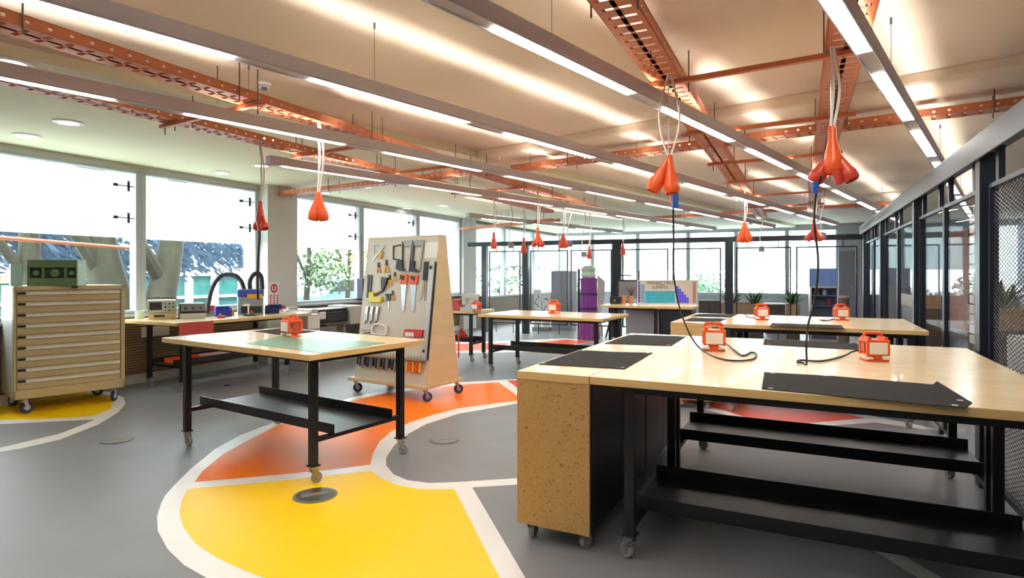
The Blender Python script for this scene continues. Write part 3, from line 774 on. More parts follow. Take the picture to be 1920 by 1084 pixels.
# ================================================================== TOOL CHEST
tcx, tcy = axes(-41.8 + 90 - 48.2) if False else (Vector((.667, .745, 0)), Vector((-.745, .667, 0)))
p = P(31, 775, 0); tcp = Vector((-5.235, 6.30, 0))
tc = thing('tool_chest', 'tall beige drawer chest on blue castors at the left edge of the photo', 'tool chest', tcp, math.atan2(.745, .667))
CWd, CD, Z0, Z1 = 1.02, .72, .165, 1.365
boxes('carcass', chest_m, tc, (0, CWd, .02, CD, Z0, Z1), (0, .022, 0, .02, Z0, Z1), (CWd - .04, CWd, 0, .02, Z0, Z1), (0, CWd, 0, .02, Z1 - .045, Z1), (0, CWd, 0, .02, Z0, Z0 + .1), bevel=.004)
boxes('side_panel', chest_side, tc, (-.004, 0, .03, CD - .02, Z0 + .02, Z1 - .02))  # paler grey puts the reflection on the chest's side into its colour
boxes('lock', rubber, tc, (.5, .56, -.004, .0, Z1 - .03, Z1 - .012)); boxes('side_latch', rubber, tc, (CWd, CWd + .008, .05, .08, Z1 - .2, Z1 - .16))
n = 9; h0, h1 = Z0 + .1, Z1 - .05; ph_ = (h1 - h0) / n
for i in range(n):
    z0 = h0 + i * ph_
    d = boxes('drawer', chest_m, tc, (.03, CWd - .05, .004, .02, z0 + .004, z0 + ph_ - .002), bevel=.002)
    boxes('handle', mat('pale_handle', (238, 234, 224), .35), d, (.1, CWd - .055, -.022, .004, z0 + ph_ - .028, z0 + ph_ - .01), (.1, CWd - .055, -.022, -.014, z0 + ph_ - .042, z0 + ph_ - .01), bevel=.003)
    boxes('label_holder', black, d, (.035, .1, -.012, .004, z0 + ph_ - .036, z0 + ph_ - .012), bevel=.002)
for x, y, r_ in ((.1, .08, .3), (CWd - .1, .08, .9), (.1, CD - .1, 2), (CWd - .1, CD - .1, 2.5)): caster('caster', tc, x, y, Z0, .062, r_, rubber_bl, lgrey_p)
# green instrument case on the chest
gl = tcp + tcx * .13 + tcy * .12
g = thing('instrument_case', 'olive green metal case with recessed dials standing on the tool chest', 'instrument case', (gl.x, gl.y, Z1), math.atan2(.745, .667) - .5)
boxes('case', green_box, g, (0, .46, .03, .3, 0, .285), (0, .46, 0, .03, 0, .085), (0, .46, 0, .03, .2, .285), (0, .02, 0, .03, .085, .2), (.13, .155, 0, .03, .085, .2), (.335, .36, 0, .03, .085, .2), (.445, .46, 0, .03, .085, .2), bevel=.004)
for x0, x1 in ((.02, .13), (.155, .335), (.36, .445)): boxes('recess', green_dk, g, (x0, x1, .026, .031, .085, .2))
for x, r_ in ((.075, .03), (.245, .045), (.4, .026)):
    k = MB(); k.lathe([(r_, 0), (r_, .012), (r_ * .7, .018), (0, .018)], 16, Matrix.Translation((x, .026, .14)) @ Matrix.Rotation(math.pi / 2, 4, 'X')); k.obj('dial', green_box, g, smooth=True)
p = tcp + tcx * .02 + tcy * .3
g = thing('plastic_bin', 'pale blue plastic bin beside the green case on the tool chest', 'bin', (p.x, p.y, Z1), .8)
k = MB(); k.box(0, .1, 0, .1, 0, .006)
for b in ((0, .1, 0, .004, 0, .24), (0, .1, .096, .1, 0, .24), (0, .004, 0, .1, 0, .24), (.096, .1, 0, .1, 0, .24)): k.box(*b)
k.obj('tub', mat('pale_blue_plastic', (170, 205, 215), .35), g)

# ================================================================== TOOL TROLLEY
TT = Vector((-1.98, 7.6, 0)); tth = 31.9
tr = thing('tool_trolley', 'plywood A frame tool trolley on blue castors hung with hand tools', 'tool trolley', TT, -R(tth))
W_, ZB, ZP = 1.14, .19, 1.945
boxes('base_shelf', cabply, tr, (-.08, W_ + .04, -.06, .68, .15, ZB), bevel=.004)
sid = [(.0, ZB), (.62, ZB), (.37, ZP), (.24, ZP)]
for x0, x1 in ((-.02, .0), (W_, W_ + .022)):
    k = MB(); k.T = Matrix(((0, 0, 1, 0), (1, 0, 0, 0), (0, 1, 0, 0), (0, 0, 0, 1)))
    k.prism(sid, x0, x1); k.obj('side_panel', cabply, tr, bevel=.003)
k = MB(); k.T = Matrix(((0, 0, 1, 0), (1, 0, 0, 0), (0, 1, 0, 0), (0, 0, 0, 1)))
pegm = mat('tool_board', (198, 194, 180), .4)
k.prism([(.0, ZB), (.016, ZB), (.256, ZP), (.24, ZP)], 0, W_); k.obj('front_board', pegm, tr)
k = MB(); k.T = Matrix(((0, 0, 1, 0), (1, 0, 0, 0), (0, 1, 0, 0), (0, 0, 0, 1)))
k.prism([(.604, ZB), (.62, ZB), (.37, ZP), (.354, ZP)], 0, W_); k.obj('rear_board', pegm, tr)
boxes('ridge', cabply, tr, (-.02, W_ + .022, .24, .37, ZP, ZP + .02), bevel=.003)
boxes('edge_strip', red_sign, tr, (W_ + .022, W_ + .03, .6, .62, .45, .75))
for x, y, r_ in ((0, 0, .8), (W_, 0, 1.1), (W_, .6, .9), (0, .6, 1.2)): caster('caster', tr, x, y, .15, .058, r_, rubber_bl)
# panel frame: x along, y up the slope, z out of the board
slope = Vector((0, .24, ZP - ZB)).normalized()
Mt = Matrix.Translation(TT) @ Matrix.Rotation(-R(tth), 4, 'Z')
ex, ey = Vector((1, 0, 0)), slope; ez = ex.cross(ey)
Mp = Mt @ Matrix.Translation((0, 0, ZB)) @ Matrix((ex, ey, ez)).transposed().to_4x4()
Mpi = Mp.inverted()
def onboard(px, py):
    o = Mpi @ Vector((0, 0, EYE)); d = (Mpi.to_3x3() @ Vector(((px - CX) / FPX, 1, -(py - HY) / FPX)))
    s = -o.z / d.z; q = o + d * s; return Vector((q.x, q.y))
def hung(name, label, cat, parts, grp=None, z=.004):
    """parts: (part name, material, thickness, polygon in photo pixels [, lift])"""
    allp = [onboard(*q) for pr in parts for q in pr[3]]
    c = sum(allp, Vector((0, 0))) / len(allp)
    M = Mp @ Matrix.Translation((c.x, c.y, 0))
    t = bpy.data.objects.new(name, None); C.objects.link(t); t.empty_display_size = .05
    t.location = M.to_translation(); t.rotation_euler = M.to_euler(); tag(t, label, cat, grp)
    for pr in parts:
        pn, m, th, poly = pr[:4]; lift = pr[4] if len(pr) > 4 else 0
        w = [onboard(*q) - c for q in poly]
        k = MB(); k.prism([(q.x, q.y) for q in w], z + lift, z + lift + th); k.obj(pn, m, t, bevel=.0015)
    return t
def zr(x0, y0, s):          # zoomed-crop coordinates back to the photo
    return lambda *pts: [(x0 + a / s, y0 + b / s) for a, b in pts]
Z = zr(680, 440, 6.022)
def ring(cx, cy, rx, ry, wd, sl=0.0):
    """closed frame as four bars"""
    return [[(cx - rx, cy - ry), (cx + rx, cy - ry), (cx + rx, cy - ry + wd), (cx - rx, cy - ry + wd)], [(cx - rx, cy + ry - wd), (cx + rx, cy + ry - wd), (cx + rx, cy + ry), (cx - rx, cy + ry)],
            [(cx - rx, cy - ry), (cx - rx + wd, cy - ry), (cx - rx + wd, cy + ry), (cx - rx, cy + ry)], [(cx + rx - wd, cy - ry), (cx + rx, cy - ry), (cx + rx, cy + ry), (cx + rx - wd, cy + ry)]]
hung('hacksaw', 'left hacksaw of the black framed pair at the top of the tool board', 'hacksaw', [('frame', steel, .016, Z((470, 70), (570, 62), (530, 420), (510, 420), (545, 130), (480, 135))), ('blade', rubber, .006, Z((450, 80), (470, 78), (465, 300), (445, 300))), ('handle', black, .03, Z((405, 300), (465, 290), (470, 380), (500, 415), (430, 410), (390, 385)))])
hung('hacksaw', 'right hacksaw of the black framed pair at the top of the tool board', 'hacksaw', [('frame', steel, .016, Z((590, 65), (705, 62), (655, 420), (635, 420), (675, 125), (600, 135))), ('blade', rubber, .006, Z((578, 80), (600, 80), (580, 300), (560, 300))), ('handle', black, .03, Z((560, 295), (600, 300), (595, 375), (645, 410), (640, 428), (548, 415)))])
hung('coping_saw', 'thin square coping saw frame left of the hacksaws', 'coping saw', [('frame', black, .008, Z((345, 130), (440, 110), (440, 122), (358, 140))), ('frame', black, .008, Z((345, 130), (358, 130), (358, 280), (345, 270))), ('frame', black, .008, Z((345, 268), (420, 278), (420, 290), (345, 282)))])
hung('hand_saw', 'hand saw with orange handle and shaded blade on the tool board', 'hand saw', [('blade', blade, .004, Z((435, 560), (500, 560), (470, 870), (448, 870))), ('handle', orange_s, .022, Z((430, 450), (520, 450), (510, 560), (435, 560))), ('grip', black, .008, Z((440, 460), (490, 470), (480, 525), (440, 510)), .02)])
hung('hand_saw', 'hand saw with orange handle and shiny white blade on the tool board', 'hand saw', [('blade', blade, .004, Z((540, 560), (610, 565), (588, 875), (560, 875))), ('handle', orange_s, .022, Z((540, 455), (640, 460), (620, 565), (540, 560))), ('grip', black, .008, Z((555, 470), (605, 475), (600, 530), (560, 500)), .02)])
hung('notice_sheets', 'white paper sheets pinned at the top right of the tool board', 'notice', [('sheet', paper, .002, Z((710, 90), (865, 80), (840, 265), (700, 270)))])
hung('keyhole_saw', 'keyhole saw with patterned black handle right of the hand saws', 'saw', [('handle', black, .025, Z((710, 310), (765, 308), (750, 520), (690, 515))), ('blade', steel, .004, Z((690, 515), (712, 518), (660, 745), (640, 745)))])
hung('flat_file', 'flat wooden strip with steel ferrule right of the keyhole saw', 'file', [('strip', planterw, .012, Z((700, 530), (740, 530), (725, 750), (705, 750))), ('ferrule', steel, .014, Z((722, 480), (742, 480), (742, 528), (722, 528)))])
hung('spirit_level', 'long silver spirit level down the right edge of the tool board', 'spirit level', [('bar', mat('level_aluminium', (205, 206, 206), .3, .6), .02, [(807, 490), (817, 490), (801, 676), (793, 676)]), ('vial', black, .003, [(808, 499), (813, 499), (812.5, 505), (807.5, 505)], .02), ('vial', black, .003, [(795, 656), (799, 656), (798.5, 661), (794.5, 661)], .02)])
hung('long_rule', 'dark steel rule along the right edge beside the level', 'rule', [('bar', black, .01, [(817.5, 492), (820, 492), (804, 676), (802, 676)])])
hung('set_square', 'framing square with open corner at the top left of the tool board', 'set square', [('blade', steel, .005, Z((105, 290), (250, 110), (262, 125), (120, 305))), ('blade', steel, .005, Z((125, 120), (190, 120), (190, 130), (125, 130))), ('blade', steel, .005, Z((125, 130), (138, 130), (132, 215), (120, 220)))])
hung('riveter', 'small yellow handled tool under the framing square', 'riveter', [('handle', yel_h, .02, Z((195, 210), (240, 190), (215, 280), (185, 262)))])
hung('trigger_clamp', 'yellow trigger clamp with long black grip at the left of the tool board', 'clamp', [('jaw', yel_p, .035, Z((90, 655), (140, 650), (145, 700), (235, 705), (220, 770), (88, 765))), ('bar', black, .015, Z((145, 670), (230, 620), (240, 640), (155, 690))), ('grip', black, .03, Z((225, 480), (300, 490), (285, 540), (245, 640), (225, 620)))])
for i, (a, b, lab) in enumerate(((62, 455, 'left'), (92, 455, 'right'))):
    hung('steel_rod', '%s of the two dark rods at the left edge of the tool board' % lab, 'rod', [('bar', black, .01, Z((a, b), (a + 22, b), (a + 2, 715), (a - 14, 715)))])
for i, (a, b, sx, lab) in enumerate(((275, 300, 1, 'yellow handled pliers at the top centre of the tool board'), (185, 330, .8, 'slim grey and amber pliers under the framing square'), (310, 470, .8, 'amber handled pliers in the middle of the tool board'), (370, 440, .7, 'small amber snips beside the orange saw'), (345, 650, .7, 'small orange handled pliers in the lower middle'))):
    hung('pliers', lab, 'pliers', [('jaws', rubber, .012, Z((a - 8, b - 15), (a + 8, b - 15), (a + 14 * sx, b + 50 * sx), (a - 14 * sx, b + 50 * sx))), ('handle', yel_h, .014, Z((a - 14 * sx, b + 50 * sx), (a, b + 50 * sx), (a - 12 * sx, b + 130 * sx), (a - 26 * sx, b + 125 * sx))), ('handle', yel_h, .014, Z((a, b + 50 * sx), (a + 14 * sx, b + 50 * sx), (a + 34 * sx, b + 130 * sx), (a + 18 * sx, b + 135 * sx)))])
hung('scissors', 'black handled scissors hanging below the yellow pliers', 'scissors', [('handle', black, .01, Z((262, 668), (290, 668), (296, 750), (280, 750))), ('handle', black, .01, Z((296, 668), (325, 668), (312, 750), (296, 750))), ('blade', steel, .004, Z((286, 755), (308, 755), (303, 850), (297, 850)))])
for i, (a, lab) in enumerate(((40, 'leftmost of the three locking pliers at the lower left of the tool board'), (95, 'middle one of the three locking pliers at the lower left'), (155, 'rightmost of the three locking pliers with open jaws'))):
    hung('locking_pliers', lab, 'locking pliers', [('body', steel, .02, Z((a + 14, 810), (a + 40, 815), (a + 26, 900), (a - 2, 905))), ('handle', steel, .015, Z((a - 2, 905), (a + 10, 905), (a - 4, 1010), (a - 14, 1005))), ('handle', steel, .015, Z((a + 14, 900), (a + 26, 900), (a + 18, 975), (a + 6, 975)))])
Y = zr(660, 600, 10.84)
hung('corner_clamp', 'white bowed corner clamp just above the square table edge', 'clamp', [('frame', white_p, .02, Y((400, 200), (445, 85), (545, 65), (540, 95), (465, 110), (440, 190), (450, 260), (560, 280), (700, 300), (690, 320), (440, 290), (405, 260))), ('frame', white_p, .02, Y((545, 65), (740, 125), (720, 300), (690, 320), (700, 150), (540, 95))), ('screw', steel, .02, Y((220, 150), (400, 180), (400, 215), (230, 185))), ('screw', steel, .02, Y((230, 230), (390, 215), (390, 250), (240, 262)))])
hung('red_case', 'red packaged set with white label at the lower right of the tool board', 'case', [('case', red_p, .035, Y((1110, 190), (1480, 205), (1460, 345), (1080, 330))), ('label', paper, .002, Y((1130, 250), (1300, 260), (1300, 345), (1120, 335)), .035)])
# rack of small hand tools
k = MB(); q0, q1 = onboard(672, 664), onboard(800, 674)
M = Mp
rk = bpy.data.objects.new('tool_rack', None); C.objects.link(rk); rk.location = (Mp @ Vector((q0.x, q0.y, 0))); rk.rotation_euler = Mp.to_euler()
tag(rk, 'slim wooden rack holding screwdrivers near the foot of the tool board', 'rack')
L = q1.x - q0.x
boxes('rail', planterw, rk, (0, L, -.012, .012, .002, .05), bevel=.002)
def driver(name, label, cat, x, m1, ln, r, grp):
    c = Mp @ Vector((q0.x + x, q0.y - .055, .03))
    o = bpy.data.objects.new(name, None); C.objects.link(o); o.location = c; o.rotation_euler = Mp.to_euler(); tag(o, label, cat, grp)
    k = MB(); k.tube([(0, .03, 0), (0, .02, 0), (0, -ln * .6, 0), (0, -ln, 0)], r, 8, r * 1.3); k.obj('handle', m1, o, smooth=True)
    k = MB(); k.tube([(0, .1, 0), (0, .02, 0)], .005, 6); k.obj('shaft', steel, o)
    return o
for i in range(16):
    driver('screwdriver', 'dark handled driver hanging in the long row under the table edge', 'screwdriver', .03 + i * .045, [black, rubber, grey_p][i % 3], .07 + .02 * (i * 7 % 3), .012, 'dark handled drivers on the rack')
for i in range(5):
    driver('chisel', 'orange handled chisel hanging at the right end of the tool rack', 'chisel', L - .27 + i * .05, orange_s if i % 2 else yel_h, .085, .014, 'orange handled chisels on the rack')

# ================================================================== LEFT WORKBENCH THINGS
Mw = Matrix.Translation((WBo.x, WBo.y, .9)) @ Matrix.Rotation(-R(wth), 4, 'Z')
def bench(name, label, cat, px, py, lift=0.0, rz=0.0, grp=None):
    """a thing standing on the workbench where (px,py) shows its foot"""
    p = P(px, py, .9); return thing(name, label, cat, (p.x, p.y, .9 + lift), rz - R(wth) if True else rz, grp)
o = bench('oscilloscope', 'beige oscilloscope with dark screen on the workbench', 'oscilloscope', 275, 600, rz=-.55)
S = .0068
boxes('case', lgrey_p, o, (0, .34, .0, .3, .09, .25), bevel=.008); boxes('bezel', chest_side, o, (.0, .34, -.012, 0, .09, .25), bevel=.004)
boxes('screen', rubber, o, (.03, .17, -.016, -.012, .125, .225)); boxes('stand', chest_m, o, (.02, .34, .0, .29, 0, .085), bevel=.004); boxes('slot', rubber, o, (.08, .2, -.004, 0, .03, .06))
for i in range(3):
    for j in range(3):
        k = MB(); k.lathe([(.012, 0), (.01, .018), (0, .018)], 10, Matrix.Translation((.21 + i * .045, -.012, .115 + j * .045)) @ Matrix.Rotation(math.pi / 2, 4, 'X')); k.obj('knob', [grey_p, rubber][(i + j) % 2], o, smooth=True)
k = MB(); k.tube(smoothpts([(0, .0, .25), (.02, -.01, .275), (.17, -.015, .285), (.32, -.01, .275), (.34, 0, .25)], 5), .008, 6); k.obj('carry_handle', rubber, o)
o = bench('power_supply', 'dark cased bench power supply beside the oscilloscope', 'power supply', 338, 598.5, rz=-.5)
boxes('case', black, o, (0, .3, .02, .3, .0, .2), bevel=.006); boxes('front_panel', grey_p, o, (.01, .29, 0, .02, .1, .19), bevel=.003); boxes('lower_unit', lgrey_p, o, (0, .3, .0, .3, 0, .07), bevel=.004)
for x in (.06, .15, .24):
    k = MB(); k.lathe([(.016, 0), (.014, .02), (0, .02)], 10, Matrix.Translation((x, 0, .14)) @ Matrix.Rotation(math.pi / 2, 4, 'X')); k.obj('knob', rubber, o, smooth=True)
o = bench('glass_jar', 'small glass jar at the left end of the workbench', 'jar', 262, 598)
k = MB(); k.lathe([(.05, 0), (.055, .01), (.055, .1), (.062, .11), (.058, .11), (.05, .1), (.05, .012), (0, .012)], 16); k.obj('body', bag, o, smooth=True)
def tub(name, label, cat, px, py, w, d, h, m, rz=0.0, grp=None):
    o = bench(name, label, cat, px, py, rz=rz, grp=grp)
    boxes('tub', m, o, (0, w, 0, d, 0, .006), (0, w, 0, .005, 0, h * .7), (0, w, d - .005, d, 0, h), (0, .005, 0, d, 0, h), (w - .005, w, 0, d, 0, h)); boxes('contents', grey_p, o, (.008, w - .008, .008, d - .008, .006, h * .55), bevel=.01)
tub('parts_bin', 'blue parts bin under the black hose on the workbench', 'bin', 405, 594, .2, .22, .13, mat('cobalt_blue', (34, 52, 170), .4), -.5)
tub('parts_bin', 'dark blue parts bin right of the fume extractor', 'bin', 503, 588.5, .16, .16, .12, mat('navy_blue', (30, 40, 110), .4), -.4)
tub('parts_bin', 'yellow parts bin beside the fume extractor', 'bin', 421, 592, .13, .12, .09, yel_h, -.5)
tub('parts_bin', 'dark grey pot right of the power supply', 'bin', 371, 594.5, .1, .1, .08, rubber, -.4)
def gadget(name, label, cat, px, py, bl, rz=-.5):
    o = bench(name, label, cat, px, py, rz=rz)
    for pn, m, b in bl: boxes(pn, m, o, b, bevel=.006)
    return o
gadget('soldering_station', 'red topped soldering station on the workbench', 'soldering station', 384, 590, [('base', grey_p, (0, .2, 0, .18, 0, .05)), ('head', red_p, (.03, .17, .02, .14, .05, .1)), ('cap', red_p, (.06, .14, .04, .12, .1, .13))])
gadget('red_holder', 'small red tool holder behind the power supply', 'tool holder', 366, 589, [('body', red_p, (0, .08, 0, .08, 0, .1)), ('tip', red_p, (.01, .05, .02, .06, .1, .15))])
gadget('soldering_stand', 'small red iron stand at the front of the workbench', 'stand', 408, 597, [('base', red_p, (0, .1, 0, .06, 0, .03)), ('spring', steel, (.02, .05, .01, .04, .03, .06))])
gadget('heat_gun', 'dark blue heat gun lying on the workbench before the column', 'heat gun', 503, 586, [('body', mat('navy_blue', (30, 40, 110), .4), (0, .2, 0, .08, .04, .12)), ('grip', rubber, (.02, .07, 0, .07, 0, .05)), ('nozzle', red_p, (.2, .26, .02, .06, .05, .1))])
gadget('wire_spool', 'pale tangle tray of wires at the far end of the workbench', 'wire tray', 535, 584, [('tray', paper, (0, .3, 0, .16, 0, .02)), ('coil', lgrey_p, (.05, .2, .03, .12, .02, .06))])
gadget('magnifier', 'small white helping hands clamp before the fume extractor', 'clamp stand', 457, 593, [('base', teal_g, (0, .16, 0, .1, 0, .02)), ('post', white_p, (.06, .08, .04, .06, .02, .16)), ('arm', white_p, (0, .09, .04, .06, .14, .17)), ('ball', orange_d, (.09, .13, .03, .07, .03, .07))])
o = bench('work_mat', 'thin black work mat along the front of the workbench', 'mat', 322, 598.5, rz=.0); boxes('sheet', mat_rub, o, (0, .75, -.02, .3, 0, .004))
# fume extractor with two black hoses
o = bench('fume_extractor', 'blue topped grey fume extractor with black hoses on the workbench', 'fume extractor', 452, 590.5, rz=-.62)
boxes('body', mat('extractor_grey', (140, 150, 165), .45), o, (-.04, .3, 0, .4, 0, .26), bevel=.01); boxes('hood', mat('royal_blue', (62, 80, 180), .4), o, (-.05, .31, -.01, .41, .26, .37), bevel=.02)
boxes('yellow_label', yel_h, o, (.08, .29, -.014, -.006, .235, .3), bevel=.004)
boxes('front_recess', rubber, o, (.0, .28, -.004, 0, .02, .12))
for ax, ay, pts in ((.05, .2, [(.05, .2, .36), (.0, .24, .5), (-.1, .3, .58), (-.25, .36, .57), (-.36, .34, .42), (-.42, .28, .2), (-.44, .22, .02)]), (.2, .2, [(.13, .2, .36), (.13, .2, .5), (.2, .2, .6), (.28, .2, .56), (.3, .2, .36)])):
    k = MB(); sp = smoothpts(pts, 8); vs = []
    k.tube(sp, .032, 10)
    for i in range(1, len(sp) - 1, 2): k.tube([sp[i] - (sp[i + 1] - sp[i]) * .2, sp[i] + (sp[i + 1] - sp[i]) * .2], .036, 10)
    k.obj('hose', rubber, o, smooth=True)
# things hung under the workbench
p = D(331, 606, 7.2); pe = WBo - wby * .02
o = thing('hanging_sign', 'red notice panel hanging from the near corner of the workbench', 'sign', (pe.x + wbx.x * .02, pe.y + wbx.y * .02, .66), -R(wth), None)
boxes('panel', red_sign, o, (0, .46, -.008, .0, 0, .24), bevel=.001)
boxes('lettering', paper, o, *[(.1 + i * .028, .122 + i * .028, -.0105, -.008, .07, .085) for i in range(9)], (0, .46, -.0095, -.008, .038, .044))
o = thing('orange_tray', 'long orange tray lying on the lower shelf of the workbench', 'tray', WBo + wbx * .3 + wby * .42 + Vector((0, 0, .333)), -R(wth))
boxes('tray', orange_s, o, (0, 1.05, 0, .3, 0, .02), (0, 1.05, 0, .01, 0, .06), (0, 1.05, .29, .3, 0, .06), bevel=.003); boxes('folded_sheet', paper, o, (.45, .8, .04, .24, .02, .06), bevel=.004)
o = thing('cardboard_box', 'red and brown carton on the lower shelf at the far end of the workbench', 'box', WBo + wbx * 1.45 + wby * .45 + Vector((0, 0, .333)), -R(wth))
boxes('carton', mat('brown_card', (150, 104, 60), .7), o, (0, .35, 0, .28, 0, .34)); boxes('red_label', red_p, o, (0, .2, -.003, 0, .05, .3))
fcp = WBo + wbx * 2.2 + wby * .15
o = thing('filing_box', 'pale drawer unit standing at the far end of the workbench', 'drawer unit', fcp, -R(wth))
boxes('body', lgrey_p, o, (0, .26, 0, .4, 0, .86), bevel=.004)
for z in (.06, .4, .64): boxes('drawer', white_p, o, (.01, .25, -.01, 0, z, z + (.32 if z < .1 else .2)), bevel=.003)
o = thing('paper_label', 'white paper sheet fixed on the louvred wall under the workbench', 'notice', RW(AW + .0, wl(293), .62), RZ)
boxes('sheet', paper, o, (-.018, -.012, -.2, .2, 0, .14))

# ---- large format printer
pp = RW(-7.45, 5.0)
t_pr = 10.9; pl = D(588, 573, t_pr)
prb = wall_b(588, -7.2); pre = wall_b(668, -7.2)
o = thing('plotter', 'black wide format printer with pale end caps on a stand below the third window', 'printer', RW(-7.2, prb), RZ - math.pi / 2 + math.pi)
Lp = pre - prb
boxes('body', rubber, o, (.06, Lp - .1, .0, .45, .66, .86), bevel=.03); boxes('cover', black, o, (.06, Lp - .1, .02, .4, .85, .9), bevel=.02)
boxes('end_cap', lgrey_p, o, (Lp - .22, Lp + .1, -.06, .48, .6, .93), bevel=.02); boxes('end_cap', lgrey_p, o, (-.06, .08, -.03, .46, .66, .92), bevel=.02)
boxes('screen', white_p, o, (.1, .24, -.04, -.01, .74, .86), bevel=.004)
boxes('paper_bin', grey_p, o, (.05, Lp * .55, .02, .3, .25, .6), bevel=.01)
for x in (.1, Lp - .1): boxes('stand_leg', lgrey_p, o, (x - .025, x + .025, .18, .24, .03, .66), (x - .03, x + .03, 0, .45, 0, .04))
o = thing('dark_cupboard', 'dark brown cupboard between the printer and the tool trolley', 'cupboard', RW(-7.75, pre + .25), RZ)
boxes('carcass', dkwood, o, (0, .45, 0, .7, 0, .86)); boxes('door', dkwood, o, (.45, .465, .02, .34, .05, .84), (.45, .465, .36, .68, .05, .84))

o = thing('hanging_box', 'slim dark navy box hung on the window mullion left of the tool trolley', 'box', RW(AW + .03, wall_b(674, AW + .1), 0), RZ)
zb_, zt_ = EYE - 48 / FPX * wall_t(679, AW), EYE - 9 / FPX * wall_t(679, AW)
boxes('case', mat('navy_case', (30, 42, 62), .5), o, (0, .16, 0, .2, zb_, zt_), bevel=.012)
k = MB(); k.tube([(.05, .1, zt_), (.04, .1, 2.3)], .006, 6); k.obj('cord', rubber, o)

# ================================================================== FAR SIDE OF THE ROOM
def onfar(name, label, cat, px, z, rz=.3, dz=0.0, t=None):
    p = P(px, z[1], z[0]) if t is None else D(px, z[1], t); p.z = z[0] + dz
    return thing(name, label, cat, p, rz)
o = onfar('toolbox', 'red toolbox on the far table right behind the tool trolley', 'toolbox', 846, (.87, 582.5), -.4)
boxes('box', red_sign, o, (0, .16, 0, .2, 0, .17), bevel=.006); boxes('lid', red_sign, o, (-.005, .165, -.005, .205, .172, .19), bevel=.004)
o = onfar('sewing_machine', 'pale grey sewing machine on the far table', 'sewing machine', 862, (.87, 583), -.4)
boxes('base', lgrey_p, o, (0, .34, 0, .16, 0, .06), bevel=.008); boxes('pillar', lgrey_p, o, (.24, .34, .02, .14, .06, .24), bevel=.01); boxes('arm', lgrey_p, o, (.02, .34, .02, .14, .2, .29), bevel=.015); boxes('head', lgrey_p, o, (.02, .1, .03, .13, .1, .22), bevel=.01)
k = MB(); k.lathe([(.05, 0), (.05, .02), (.02, .025)], 14, Matrix.Translation((.34, .08, .2)) @ Matrix.Rotation(math.pi / 2, 4, 'Y')); k.obj('hand_wheel', rubber, o, smooth=True)
o = onfar('red_sander', 'red triangular tool on the lower shelf of the far table', 'tool', 906, (.333, 609), -.4, t=10.9); o.location = FT + ftx * 1.35 + fty * .3 + Vector((0, 0, .333))
k = MB(); k.T = Matrix(((1, 0, 0, 0), (0, 0, 1, 0), (0, 1, 0, 0), (0, 0, 0, 1))); k.prism([(0, 0), (.28, 0), (.06, .22)], 0, .05); k.prism([(.05, .03), (.18, .03), (.07, .14)], -.01, .06); k.obj('body', red_p, o)
# purple fabric on a stand
p = P(1104, 638, 0); o = thing('purple_gown', 'purple fabric hung as a tall gown under a clear bag before the far partition', 'gown', (p.x, p.y, 0), .35)
k = MB(); n = 40; rows = [(.0, .25), (.5, .2), (.8, .185), (1.1, .18), (1.26, .18), (1.36, .205), (1.4, .15)]
vs = []
for z, r in rows:
    for i in range(n):
        a = 2 * math.pi * i / n; rr = r * (1 + (.1 if z < 1.3 else .03) * math.sin(a * 11))
        vs.append((rr * math.cos(a), rr * .6 * math.sin(a), z + .02))
k.add(vs, [(j * n + i, j * n + (i + 1) % n, (j + 1) * n + (i + 1) % n, (j + 1) * n + i) for j in range(len(rows) - 1) for i in range(n)] + [tuple(range((len(rows) - 1) * n, len(rows) * n))])
k.obj('fabric', purple, o, smooth=True)
k = MB(); k.lathe([(.2, 1.02), (.205, 1.04), (.2, 1.07)], 20, Matrix.Diagonal((1, .62, 1, 1))); k.obj('strap', mat('dark_purple', (70, 30, 90), .7), o)
k = MB(); k.lathe([(.2, .68), (.205, .71), (.2, .74)], 20, Matrix.Diagonal((1, .62, 1, 1))); k.obj('strap', mat('dark_purple', (70, 30, 90), .7), o)
k = MB(); k.lathe([(.15, 1.4), (.19, 1.45), (.165, 1.53), (.19, 1.6), (.12, 1.67), (.04, 1.68)], 7, Matrix.Diagonal((1, .7, 1, 1))); k.obj('bag', bag, o)
k = MB(); k.tube([(-.2, .1, 0), (-.2, .1, 1.6)], .03, 6); k.obj('pole', black_rail, o)
# white curved chair-like stand
p = P(1128, 628, 0); o = thing('white_board', 'tall white curved panel leaning between the gown and the tripod', 'panel', (p.x, p.y + .1, 0), .2)
tt = p.y + .1; k = MB(); k.T = Matrix(((1, 0, 0, 0), (0, 0, 1, 0), (0, 1, 0, 0), (0, 0, 0, 1)))
k.prism([((q[0] - 1128) / FPX * tt, EYE - (q[1] - HY) / FPX * tt) for q in zr(1060, 480, 6.025)((365, 210), (400, 240), (455, 290), (450, 440), (430, 560), (400, 640), (430, 900), (350, 900), (355, 640), (370, 540), (345, 480), (365, 330))], -.04, .04)
k.obj('panel', white_p, o, bevel=.015)
# tripod
p = P(1163, 636, 0); o = thing('tripod', 'black tripod standing beside the chart desk', 'tripod', (p.x, p.y, 0), 0)
for a in (.2, 2.3, 4.4):
    k = MB(); k.tube([(.42 * math.cos(a), .42 * math.sin(a), .0), (.03 * math.cos(a), .03 * math.sin(a), 1.3)], .02, 8); k.obj('leg', black, o)
k = MB(); k.tube([(0, 0, .7), (0, 0, 1.45)], .018, 8); k.obj('column', black, o)
boxes('head', black, o, (-.05, .05, -.05, .05, 1.25, 1.33), (-.12, .25, -.015, .015, 1.44, 1.47), bevel=.006)
